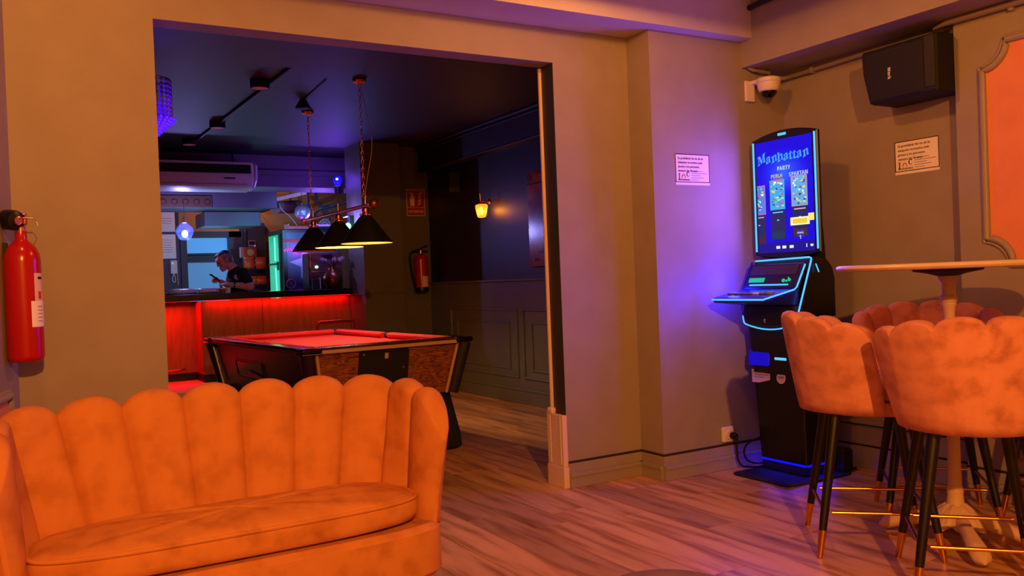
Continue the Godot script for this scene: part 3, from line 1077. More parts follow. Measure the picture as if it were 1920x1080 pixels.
func screen_texture() -> ImageTexture:
	var w := 200
	var h := 316
	var im := Image.create(w, h, false, Image.FORMAT_RGB8)
	for y in h:
		for x in w:
			var d := Vector2((x - 100) / 90.0, (y - 95) / 70.0).length()
			im.set_pixel(x, y, Color(0.01, 0.01, 0.78).lerp(Color(0.01, 0.36, 0.96), clampf(1.0 - d, 0.0, 1.0)))
	im.fill_rect(Rect2i(0, 288, w, 28), Color(0.06, 0.05, 0.5))
	var rng := RandomNumberGenerator.new()
	rng.seed = 12
	# three game cabinets drawn on the screen: [left, top, width, frame, tint]
	for c in [[-24, 122, 54, Color(0.85, 0.35, 0.55), Color(0.3, 0.45, 0.8)], [47, 112, 54, Color(0.15, 0.65, 0.9), Color(0.2, 0.6, 0.85)], [124, 108, 56, Color(0.8, 0.5, 0.6), Color(0.35, 0.6, 0.8)]]:
		im.fill_rect(Rect2i(c[0], c[1], c[2], 84), c[3])
		im.fill_rect(Rect2i(c[0] + 2, c[1] + 2, c[2] - 4, 80), c[4])
		for k in 46:
			var col: Color = [Color(0.85, 0.95, 1), Color(0.15, 0.25, 0.5), Color(0.9, 0.75, 0.3), Color(0.2, 0.75, 0.8), Color(0.75, 0.3, 0.35)][rng.randi() % 5]
			im.fill_rect(Rect2i(c[0] + 4 + rng.randi() % (c[2] - 14), c[1] + 4 + rng.randi() % 72, 3 + rng.randi() % 7, 2 + rng.randi() % 5), col)
		im.fill_rect(Rect2i(c[0] + 2, c[1] + 84, c[2] - 4, 84), Color(0.10, 0.13, 0.30))
		im.fill_rect(Rect2i(c[0] + 8, c[1] + 90, c[2] - 16, 3), c[3].lightened(0.3))
		im.fill_rect(Rect2i(c[0] + c[2] / 2 - 4, c[1] + 112, 8, 3), Color(0.6, 0.7, 0.95))
		im.fill_rect(Rect2i(c[0] + 4, c[1] + 146, c[2] - 8, 20), c[3].darkened(0.7))
	im.fill_rect(Rect2i(118, 222, 66, 22), Color(0.95, 0.92, 0.75))
	im.fill_rect(Rect2i(126, 226, 50, 14), Color(0.88, 0.72, 0.18))
	im.fill_rect(Rect2i(180, 214, 20, 20), Color(0.92, 0.82, 0.4))
	for k in 3:
		im.fill_rect(Rect2i([64, 86, 112][k], 298, 14, 8), Color(0.85, 0.88, 1.0))
	im.fill_rect(Rect2i(170, 296, 3, 10), Color(0.9, 0.9, 1.0))
	im.fill_rect(Rect2i(184, 298, 10, 6), Color(0.8, 0.85, 1.0))
	im.fill_rect(Rect2i(140, 258, 24, 20), Color(0.2, 0.15, 0.55))
	return ImageTexture.create_from_image(im)


func make_machine() -> void:
	var o := thing("gaming_machine", "tall black slot machine with a bright blue screen and neon edges", "slot machine", Vector3(3.56, 0, -3.28), -PI / 2)
	var bk: Material = M.black_plastic
	var neon := glow("neon_cyan", Color(0.26, 0.66, 1.0), 1.7)
	var blue := Color(0.10, 0.10, 1.0)
	part(o, "plinth", MB.new().rbox(Vector3(0, 0.034, -0.11), Vector3(0.30, 0.046, 0.20), 0.004), M.black_matt)
	var rows := []
	for l in [[0.072, 0.158, -0.20, -0.006], [0.40, 0.168, -0.215, 0.008], [0.70, 0.180, -0.225, 0.028], [0.90, 0.190, -0.230, 0.040]]:
		rows.append(ring(l[0], l[1], l[2], l[3], 0.018))
	part(o, "lower_cabinet", MB.new().grid(rows, false, true, true, true), bk)
	# body side profile (z, y), pushed across the width
	var side := PackedVector2Array([Vector2(-0.232, 0.84), Vector2(-0.232, 1.04), Vector2(-0.215, 1.10), Vector2(-0.18, 1.138), Vector2(-0.055, 1.150), Vector2(0.062, 0.86), Vector2(0.05, 0.84)])
	var across := Transform3D(Basis(Vector3(0, 0, 1), Vector3(0, 1, 0), Vector3(-1, 0, 0)), Vector3.ZERO)
	part(o, "body", MB.new().prism(side, -0.196, 0.196, across, 0.006), bk)
	# deck with its front lip
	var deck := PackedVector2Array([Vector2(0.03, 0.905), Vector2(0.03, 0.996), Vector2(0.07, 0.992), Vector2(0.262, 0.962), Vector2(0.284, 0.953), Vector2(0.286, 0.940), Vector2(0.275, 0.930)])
	var dk := part(o, "button_deck", MB.new().prism(deck, -0.180, 0.180, across, 0.004), mat("deck_painted_glow", Color(0.07, 0.07, 0.55), 0.3))  # black deck coloured blue, the neon spill is put into its colour
	for k in 6:
		var x := -0.13 + 0.045 * k
		part(dk, "button", MB.new().rbox(Vector3(x, 0.976, 0.20), Vector3(0.034, 0.012, 0.026), 0.005), M.white_plastic if k == 4 else M.grey_plastic)
	part(dk, "button", MB.new().lathe([Vector2(0, 0), Vector2(0.026, 0), Vector2(0.026, 0.010), Vector2(0.02, 0.014), Vector2(0, 0.014)], 20, Transform3D(Basis(), Vector3(0.13, 0.972, 0.19))), M.grey_plastic)
	# leaning panel over the deck
	var lean := Transform3D(Basis(Vector3.RIGHT, -0.50), Vector3(0, 0.992, 0.040))
	part(o, "lower_panel", MB.new().rbox(lean * Vector3(0, 0.072, 0.004), Vector3(0.372, 0.150, 0.020), 0.006, lean.basis), bk)
	part(o, "dead_screen", MB.new().box(lean * Vector3(-0.005, 0.106, 0.0150), Vector3(0.32, 0.056, 0.003), lean.basis), M.dead_screen)
	part(o, "green_display", MB.new().rbox(lean * Vector3(-0.105, 0.048, 0.0155), Vector3(0.11, 0.026, 0.004), 0.0015, lean.basis), glow("green_display_light", Color(0.02, 0.75, 0.50), 1.0))
	for k in 4:
		part(o, "indicator_light", MB.new().ball(lean * Vector3([0.085, 0.105, 0.122, 0.112][k], [0.042, 0.040, 0.046, 0.058][k], 0.016), Vector3.ONE * [0.010, 0.006, 0.009, 0.004][k], 10, 6), M.green_display_light)
	part(o, "light_bar", MB.new().rbox(lean * Vector3(-0.01, 0.018, 0.016), Vector3(0.27, 0.008, 0.006), 0.003, lean.basis), neon)
	# neon lines
	part(o, "neon_strip", MB.new().tube(PackedVector3Array([Vector3(-0.182, 0.947, 0.286), Vector3(0.176, 0.947, 0.287), Vector3(0.184, 0.952, 0.270), Vector3(0.190, 0.990, 0.075), Vector3(0.192, 1.002, 0.058), Vector3(0.194, 1.118, -0.008)]), 0.0042, 8), neon)
	part(o, "neon_strip", MB.new().tube(PackedVector3Array([Vector3(-0.175, 1.145, -0.040), Vector3(0.190, 1.153, -0.045), Vector3(0.199, 1.148, -0.050), Vector3(0.201, 1.135, -0.045), Vector3(0.201, 0.862, 0.066)]), 0.0045, 8), neon)
	var blp := glow("neon_glow_paint", Color(0.01, 0.02, 0.85), 0.55)  # glowing blue sheet painted in for the neon glow on the side
	part(o, "painted_glow_panel", MB.new().prism(PackedVector2Array([Vector2(0.05, 0.985), Vector2(-0.030, 1.140), Vector2(-0.048, 1.140), Vector2(0.060, 0.870)]), 0.1965, 0.1985, across), blp)
	# cash box bulge under the deck, outlined by a swoosh of light
	rows = []
	for l in [[0.785, 0.150, 0.0, 0.052], [0.800, 0.175, 0.0, 0.066], [0.86, 0.188, 0.0, 0.070], [0.905, 0.188, 0.0, 0.066]]:
		rows.append(ring(l[0], l[1], l[2], l[3], 0.025))
	part(o, "cash_box", MB.new().grid(rows, false, true, true, true), M.black_matt)
	var sw := PackedVector3Array([Vector3(-0.192, 0.868, 0.050), Vector3(-0.190, 0.835, 0.056), Vector3(-0.178, 0.812, 0.062)])
	for j in 9:
		var s := -1.0 + 2.0 * j / 8.0
		sw.append(Vector3(s * 0.165, 0.780 + 0.026 * s * s, 0.066))
	part(o, "neon_strip", MB.new().tube(sw, 0.0036, 8), neon)
	for k in 2:
		part(o, "lock", MB.new().lathe([Vector2(0, 0), Vector2(0.011, 0), Vector2(0.011, 0.004), Vector2(0.004, 0.006), Vector2(0, 0.006)], 14, Transform3D(Basis(Vector3.RIGHT, PI / 2), Vector3([-0.015, 0.105][k], 0.826, 0.070))), M.chrome)
	# coin tray, logo and stickers on the lower cabinet
	var face := func(y: float) -> float: return lerpf(0.008, 0.028, (y - 0.40) / 0.30)
	var fr := MB.new()
	var sq := PackedVector2Array()
	for c in ring(0, 0.074, -0.042, 0.042, 0.016):
		sq.append(Vector2(c.x, c.z))
	var tr := part(o, "coin_tray", fr.prism(sq, -0.003, 0.004, Transform3D(Basis(Vector3.RIGHT, -0.065), Vector3(-0.115, 0.620, face.call(0.62))), 0.002), glow("tray_blue_light", Color(0.02, 0.02, 0.95), 0.55))
	part(tr, "tray_lip", MB.new().rbox(Vector3(-0.085, 0.591, 0.023), Vector3(0.085, 0.018, 0.006), 0.003), M.grey_plastic)
	part(o, "logo_light", MB.new().rbox(Vector3(0.035, 0.622, 0.0225), Vector3(0.080, 0.014, 0.006), 0.003), neon)
	var st := PackedVector2Array([Vector2(-0.067, 0.034), Vector2(0.063, 0.034), Vector2(0.067, -0.016), Vector2(0.046, -0.022), Vector2(-0.012, -0.036), Vector2(-0.062, -0.036)])
	var lab := part(o, "torn_sticker", MB.new().prism(st, 0.0, 0.0008, Transform3D(Basis(Vector3.RIGHT, -0.065), Vector3(-0.112, 0.520, face.call(0.52) + 0.0015))), M.paper)
	for k in 4:
		part(lab, "print_line", MB.new().box(Vector3(-0.125 + 0.02 * (k % 2), 0.542 - 0.014 * k, face.call(0.542 - 0.014 * k) + 0.003), Vector3([0.09, 0.10, 0.07, 0.05][k], 0.003, 0.0006)), M.ink_grey)
	var rs := part(o, "round_sticker", MB.new().lathe([Vector2(0, 0), Vector2(0.031, 0), Vector2(0.031, 0.0008), Vector2(0, 0.0008)], 28, Transform3D(Basis(Vector3.RIGHT, PI / 2 - 0.065), Vector3(0.030, 0.520, face.call(0.52) + 0.0015))), M.paper)
	for k in 2:
		part(rs, "print_line", MB.new().box(Vector3(0.030, 0.524 - 0.008 * k, face.call(0.52) + 0.003), Vector3([0.040, 0.026][k], [0.006, 0.003][k], 0.0006)), M.ink_grey)
	# screen head
	var head := PackedVector2Array()
	for j in 17:
		var s := 1.0 - 2.0 * j / 16.0
		head.append(Vector2(0.226 * s, 1.812 + 0.034 * (1.0 - s * s)))
	for j in 17:
		var s := -1.0 + 2.0 * j / 16.0
		head.append(Vector2(0.226 * s, 1.178 - 0.026 * (1.0 - s * s)))
	var hd := part(o, "screen_head", MB.new().prism(head, -0.118, -0.092, Transform3D(), 0.006), bk)
	part(hd, "rear_housing", MB.new().rbox(Vector3(0, 1.49, -0.145), Vector3(0.30, 0.52, 0.06), 0.02), bk)
	var sc := MB.new()
	sc.quad(Vector3(-0.193, 1.797, -0.0905), Vector3(0.193, 1.797, -0.0905), Vector3(0.193, 1.188, -0.0905), Vector3(-0.193, 1.188, -0.0905))
	sc.fix(0)
	var sm := mat("screen_picture", Color(0, 0, 0), 0.2)
	sm.emission_enabled = true
	sm.emission = Color.WHITE
	sm.emission_operator = BaseMaterial3D.EMISSION_OP_MULTIPLY
	sm.emission_energy_multiplier = 1.3
	sm.emission_texture = screen_texture()
	part(hd, "screen", sc, sm)
	for sx in [-1, 1]:
		part(hd, "neon_strip", MB.new().bar(Vector3(0.211 * sx, 1.196, -0.090), Vector3(0.211 * sx, 1.802, -0.090), 0.0052, -1, 8), neon)
	part(hd, "logo_light", MB.new().rbox(Vector3(-0.005, 1.823, -0.091), Vector3(0.056, 0.014, 0.006), 0.003), neon)
	var wh := glow("screen_lettering", Color(0.75, 0.85, 1.0), 0.9)
	var cy := glow("screen_title", Color(0.25, 0.68, 1.0), 0.9)
	var zt := -0.0895
	text(hd, "Manhattan", 0.046, Transform3D(Basis(Vector3.BACK, 0.02), Vector3(-0.005, 1.695, zt)), cy, true, true, 0.35)
	text(hd, "PARTY", 0.022, Transform3D(Basis(), Vector3(0.0, 1.640, zt)), wh)
	text(hd, "PERLA", 0.020, Transform3D(Basis(), Vector3(-0.050, 1.600, zt)), glow("screen_yellow_letters", Color(0.85, 0.85, 0.3), 0.8), false, true, 0.15)
	text(hd, "CARIBE", 0.017, Transform3D(Basis(), Vector3(-0.050, 1.578, zt)), glow("screen_red_letters", Color(0.95, 0.35, 0.25), 0.8), false, true, 0.15)
	text(hd, "SPARTAN", 0.021, Transform3D(Basis(), Vector3(0.100, 1.600, zt)), wh)
	text(hd, "POWER", 0.009, Transform3D(Basis(), Vector3(0.099, 1.285, zt)), wh)
	text(hd, "1", 0.020, Transform3D(Basis(), Vector3(0.099, 1.262, zt)), wh)
	rows = []
	for l in [[1.10, 0.15, -0.235, -0.15], [1.30, 0.14, -0.232, -0.16], [1.55, 0.12, -0.215, -0.16]]:
		rows.append(ring(l[0], l[1], l[2], l[3], 0.02))
	part(o, "neck", MB.new().grid(rows, false, true, true, true), M.black_matt)
	part(o, "neon_strip", MB.new().bar(Vector3(0.205, 1.118, -0.075), Vector3(0.212, 1.075, -0.088), 0.0032, -1, 8), neon)
	# light thrown on the mat from under the cabinet
	var under := glow("underglow_light", Color(0.02, 0.02, 1.0), 3.0)
	part(o, "underglow_strip", MB.new().box(Vector3(0, 0.064, -0.014), Vector3(0.30, 0.008, 0.008)), under)
	part(o, "underglow_strip", MB.new().box(Vector3(0.152, 0.064, -0.11), Vector3(0.008, 0.008, 0.18)), under)
	part(o, "underglow_strip", MB.new().box(Vector3(-0.152, 0.064, -0.11), Vector3(0.008, 0.008, 0.18)), under)
	area(o, "underglow_light", Vector3(0, 0.058, 0.0), Vector3(0, -0.8, 0.6), Vector3.RIGHT, 0.28, 0.012, blue, 0.022)
	area(o, "underglow_side_light", Vector3(0.165, 0.058, -0.11), Vector3(0.6, -0.8, 0), Vector3.BACK, 0.18, 0.012, blue, 0.022)
	area(o, "underglow_other_light", Vector3(-0.165, 0.058, -0.11), Vector3(-0.6, -0.8, 0), Vector3.BACK, 0.18, 0.012, blue, 0.022)
	# the big screen and the neon as light sources
	area(o, "screen_light", Vector3(0, 1.49, -0.080), Vector3(0, 0, 1), Vector3.RIGHT, 0.38, 0.6, Color(0.48, 0.30, 1.0), 1.05)
	area(o, "neon_light", Vector3(0, 0.948, 0.300), Vector3(0, 0.15, 1), Vector3.RIGHT, 0.36, 0.02, blue, 0.30)
	omni(o, "neon_side_light", Vector3(-0.20, 1.02, 0.12), blue, 0.16, 0.03)
	# mat, plug and cable
	var mt := PackedVector2Array()
	for c in ring(0, 0.208, -0.29, 0.205, 0.05):
		mt.append(Vector2(c.x, c.z))
	var m2 := part(self, "floor_mat", MB.new().prism(mt, 0.002, 0.009, Transform3D(Basis(Vector3(0, 0, 1), Vector3(-1, 0, 0), Vector3(0, 1, 0)), Vector3(3.56, 0, -3.255)), 0.002), M.black_rubber)
	tag(m2, "black rubber mat glowing blue under the slot machine", "mat")
	var bx := thing("power_box", "small black power box on the floor behind the slot machine", "power supply", Vector3(3.845, 0, -3.13))
	part(bx, "case", MB.new().rbox(Vector3(0, 0.065, 0), Vector3(0.085, 0.13, 0.10), 0.02), M.black_matt)
	part(bx, "cable", MB.new().tube(PackedVector3Array([Vector3(0.03, 0.02, 0.02), Vector3(0.06, 0.012, 0.03), Vector3(0.09, 0.01, 0.02)]), 0.006, 8), M.black_rubber)
	var sk := thing("wall_socket", "cream wall socket above the skirting left of the slot machine", "socket", Vector3(3.445, 0.192, -3.574))
	part(sk, "plate", MB.new().rbox(Vector3(0, 0, 0.012), Vector3(0.080, 0.086, 0.026), 0.010), M.white_plastic)
	part(sk, "insert", MB.new().lathe([Vector2(0, 0.024), Vector2(0.024, 0.024), Vector2(0.026, 0.032), Vector2(0.022, 0.034), Vector2(0.020, 0.028), Vector2(0, 0.028)], 24, Transform3D(Basis(Vector3.RIGHT, PI / 2), Vector3.ZERO)), M.white_plastic)
	var pc := thing("power_cable", "black plug and power cord looping from the socket to the slot machine", "cable")
	part(pc, "plug", MB.new().lathe([Vector2(0, 0), Vector2(0.019, 0), Vector2(0.019, 0.022), Vector2(0.012, 0.034), Vector2(0, 0.036)], 18, Transform3D(Basis(Vector3.RIGHT, PI / 2), Vector3(3.462, 0.186, -3.544))).bar(Vector3(3.462, 0.190, -3.512), Vector3(3.464, 0.142, -3.510), 0.008), M.black_plastic)
	part(pc, "cord", MB.new().tube(curve([Vector3(3.464, 0.15, -3.510), Vector3(3.464, 0.10, -3.512), Vector3(3.47, 0.05, -3.510), Vector3(3.49, 0.018, -3.50), Vector3(3.53, 0.013, -3.475), Vector3(3.56, 0.015, -3.45), Vector3(3.60, 0.020, -3.435)]), 0.0055, 8), M.black_rubber)
	var pc2 := thing("power_cable", "second black cord curving out from behind the slot machine", "cable")
	part(pc2, "cord", MB.new().tube(curve([Vector3(3.64, 0.16, -3.50), Vector3(3.56, 0.135, -3.52), Vector3(3.525, 0.09, -3.52), Vector3(3.53, 0.045, -3.50), Vector3(3.57, 0.028, -3.465), Vector3(3.62, 0.035, -3.44)]), 0.005, 8), M.black_rubber)


func curve(pts: Array) -> PackedVector3Array:
	# smooth path through the points (Catmull-Rom)
	var q := PackedVector3Array()
	for k in pts.size() - 1:
		var a: Vector3 = pts[maxi(k - 1, 0)]
		var b: Vector3 = pts[k]
		var c: Vector3 = pts[k + 1]
		var d: Vector3 = pts[mini(k + 2, pts.size() - 1)]
		for j in 6:
			q.append(b.cubic_interpolate(c, a, d, j / 6.0))
	q.append(pts[pts.size() - 1])
	return q


func paper_sign(label: String, x: Transform3D) -> void:
	var o := thing("paper_notice", label, "sign", x.origin, 0.0, "printed gaming notices")
	o.basis = x.basis
	part(o, "sheet", MB.new().box(Vector3(0, 0, 0.0006), Vector3(0.245, 0.168, 0.0008)), M.paper)
	var b := MB.new()
	b.box(Vector3(0, 0.082, 0.0013), Vector3(0.245, 0.004, 0.0006))
	b.box(Vector3(0, -0.068, 0.0013), Vector3(0.245, 0.004, 0.0006))
	b.box(Vector3(-0.1205, 0.007, 0.0013), Vector3(0.004, 0.150, 0.0006))
	b.box(Vector3(0.1205, 0.007, 0.0013), Vector3(0.004, 0.150, 0.0006))
	part(o, "printed_border", b, M.ink)
	var lines := ["Es prohibeix fer ús de la", "màquina recreativa amb", "premi a les persones", "menors de 18 anys"]
	var widths := [0.178, 0.172, 0.150, 0.136]
	for k in 4:
		var tx := text(o, lines[k], 0.0125, Transform3D(), M.ink)
		var wd: float = tx.get_aabb().size.x
		var sc: float = widths[k] / maxf(wd, 0.001)
		tx.transform = Transform3D(Basis.from_scale(Vector3(sc, sc, 1)), Vector3(-0.103 + widths[k] * 0.5, 0.060 - 0.0225 * k, 0.0015))
	text(o, "J", 0.026, Transform3D(Basis(), Vector3(-0.096, -0.036, 0.0015)), M.ink, true)
	text(o, "C", 0.026, Transform3D(Basis(), Vector3(-0.036, -0.026, 0.0015)), M.ink, true)
	var arch := PackedVector3Array()
	for j in 11:
		var a := PI * j / 10.0
		arch.append(Vector3(-0.067 + 0.0105 * cos(a), -0.040 + 0.012 * sin(a), 0.0016))
	part(o, "red_arch", MB.new().tube(PackedVector3Array([Vector3(-0.0565, -0.046, 0.0016)]) + arch + PackedVector3Array([Vector3(-0.0775, -0.046, 0.0016)]), 0.0022, 6), M.ink_red)
	part(o, "red_accent", MB.new().box(Vector3(-0.067, -0.018, 0.0014), Vector3(0.010, 0.002, 0.0006)), M.ink_red)
	var rp := text(o, "RESPONSABLE", 0.0085, Transform3D(), M.ink)
	var s2: float = 0.082 / maxf(rp.get_aabb().size.x, 0.001)
	rp.transform = Transform3D(Basis.from_scale(Vector3(s2, s2, 1)), Vector3(-0.062, -0.056, 0.0015))
	for k in 5:
		part(o, "small_print", MB.new().box(Vector3([0.028, 0.046, 0.022, 0.034, 0.016][k], -0.008 - 0.0118 * k, 0.0013), Vector3([0.080, 0.116, 0.068, 0.092, 0.056][k], 0.003, 0.0005)), M.ink_grey)


func lounge_things() -> void:
	paper_sign("framed printed notice on the wall left of the slot machine", Transform3D(Basis(), Vector3(3.273, 1.656, -3.5755)))
	paper_sign("framed printed notice on the right wall below the loudspeaker", Transform3D(Basis(Vector3(0, 0, 1), Vector3(0, 1, 0), Vector3(-1, 0, 0)), Vector3(3.9995, 1.640, -2.732)))
	# red extinguisher on the left wall
	var o := thing("fire_extinguisher", "red fire extinguisher with cream labels on the wall behind the sofa's left arm", "fire extinguisher", Vector3(0.072, 0.87, -3.60), 0.0)
	part(o, "cylinder", MB.new().lathe([Vector2(0, 0.004), Vector2(0.045, 0.0), Vector2(0.056, 0.006), Vector2(0.0605, 0.020), Vector2(0.0605, 0.36), Vector2(0.057, 0.388), Vector2(0.047, 0.412), Vector2(0.030, 0.430), Vector2(0.020, 0.440), Vector2(0.0185, 0.472), Vector2(0, 0.472)], 36, Transform3D(), 0.9), M.red_paint)
	part(o, "valve", MB.new().lathe([Vector2(0, 0.468), Vector2(0.015, 0.468), Vector2(0.016, 0.485), Vector2(0.012, 0.490), Vector2(0.014, 0.515), Vector2(0, 0.517)], 16), M.brass)
	part(o, "handle", MB.new().rbox(Vector3(0.006, 0.530, 0.0), Vector3(0.030, 0.012, 0.022), 0.004, Basis(Vector3.BACK, 0.25)).rbox(Vector3(0.005, 0.508, 0.004), Vector3(0.034, 0.030, 0.016), 0.005), M.red_paint)
	part(o, "pull_ring", MB.new().tube(PackedVector3Array([Vector3(0.020, 0.520, 0.014), Vector3(0.045, 0.515, 0.016), Vector3(0.055, 0.495, 0.016), Vector3(0.046, 0.474, 0.014), Vector3(0.026, 0.466, 0.012)]), 0.0014, 6).bar(Vector3(0.008, 0.518, 0.014), Vector3(0.040, 0.517, 0.016), 0.003), M.chrome)
	var dirn := Vector3(0.55, -0.12, 0.82).normalized()
	var bx := Vector3.UP.cross(dirn).normalized()
	var hx := Transform3D(Basis(bx, dirn, bx.cross(dirn)), Vector3(-0.030, 0.512, -0.005))
	part(o, "horn", MB.new().lathe([Vector2(0, -0.035), Vector2(0.030, -0.035), Vector2(0.037, -0.02), Vector2(0.037, 0.022), Vector2(0.033, 0.034), Vector2(0.016, 0.040), Vector2(0, 0.040)], 28, hx, 0.9), M.black_plastic)
	part(o, "gauge", MB.new().lathe([Vector2(0, 0.038), Vector2(0.0155, 0.038), Vector2(0.0155, 0.046), Vector2(0.0125, 0.047), Vector2(0.011, 0.043), Vector2(0, 0.043)], 24, hx), M.brass)
	# labels wrap part of the cylinder
	var wrap := func(a0: float, a1: float, y0: float, y1: float, r: float) -> MB:
		var rows := []
		for j in 13:
			var a := lerpf(a0, a1, j / 12.0)
			rows.append(PackedVector3Array([Vector3(r * sin(a), y0, r * cos(a)), Vector3(r * sin(a), y1, r * cos(a))]))
		return MB.new().grid(rows)
	part(o, "label", wrap.call(0.60, 1.9, 0.130, 0.318, 0.0610), M.sign_cream)
	part(o, "label_red_band", wrap.call(0.60, 1.3, 0.128, 0.21, 0.0613), M.sign_red)
	part(o, "inspection_tag", wrap.call(0.36, 1.7, 0.125, 0.218, 0.0617), M.paper)
	for k in 5:
		part(o, "print_line", wrap.call(0.75, 1.15 + 0.06 * (k % 2), 0.196 - 0.013 * k, 0.199 - 0.013 * k, 0.0620), M.ink_red if k == 0 else M.ink_grey)
	part(o, "print_line", wrap.call(0.85, 1.25, 0.296, 0.305, 0.0614), M.ink)
	part(o, "pictogram", wrap.call(0.85, 1.10, 0.225, 0.252, 0.0616), M.ink_red)
	part(o, "wall_bracket", MB.new().rbox(Vector3(-0.052, 0.40, -0.02), Vector3(0.02, 0.06, 0.03), 0.004), M.black_matt)
	# dome camera
	var cm := thing("security_camera", "cream dome camera on a bracket in the wall corner above the slot machine", "camera", Vector3(3.775, 2.135, -3.478))
	part(cm, "bracket", MB.new().rbox(Vector3(-0.060, -0.022, -0.088), Vector3(0.070, 0.118, 0.018), 0.006).rbox(Vector3(-0.02, 0.026, -0.045), Vector3(0.075, 0.024, 0.095), 0.010), M.white_plastic)
	part(cm, "housing", MB.new().lathe([Vector2(0, 0.040), Vector2(0.060, 0.040), Vector2(0.068, 0.034), Vector2(0.069, 0.016), Vector2(0.064, 0.012), Vector2(0.060, -0.015), Vector2(0.053, -0.032), Vector2(0.047, -0.036), Vector2(0, -0.036)], 36, Transform3D(), 0.5), M.white_plastic)
	part(cm, "dome", MB.new().ball(Vector3(0, -0.034, 0), Vector3(0.045, 0.040, 0.045), 28, 14), M.dome_glass)
	# loudspeaker: tapered cabinet tipped towards the room
	var sp := thing("loudspeaker", "black wall loudspeaker high on the right wall beside the pilaster", "loudspeaker", Vector3(3.985, 2.03, -2.655), 0.0)
	var poly := PackedVector2Array([Vector2(-0.215, 0.125), Vector2(-0.205, 0.135), Vector2(0.190, 0.140), Vector2(0.195, 0.130), Vector2(0.193, -0.126), Vector2(0.185, -0.134), Vector2(-0.155, -0.136), Vector2(-0.175, -0.125), Vector2(-0.208, 0.02)])
	var tip := Basis(Vector3(0, 0, 1), Vector3(0, 1, 0), Vector3(-1, 0, 0))
	part(sp, "cabinet", MB.new().prism(poly, 0.0, 0.205, Transform3D(tip, Vector3(-0.005, 0, 0)), 0.010), M.grille_black)
	part(sp, "grille", MB.new().prism(PackedVector2Array([Vector2(-0.198, 0.120), Vector2(0.125, 0.124), Vector2(0.125, -0.122), Vector2(-0.155, -0.122), Vector2(-0.192, 0.02)]), 0.204, 0.210, Transform3D(tip, Vector3(-0.005, 0, 0)), 0.003), M.black_matt)
	part(sp, "side_recess", MB.new().rbox(Vector3(-0.211, 0.012, 0.160), Vector3(0.006, 0.24, 0.050), 0.002), M.dark_strip)
	part(sp, "wall_bracket", MB.new().rbox(Vector3(-0.03, 0.145, 0.10), Vector3(0.06, 0.02, 0.10), 0.004), M.dark_strip)
	text(sp, "Work", 0.016, Transform3D(Basis(Vector3(0, -1, 0), Vector3(0, 0, 1), Vector3(-1, 0, 0)), Vector3(-0.2155, 0.0, -0.052)), M.paper)


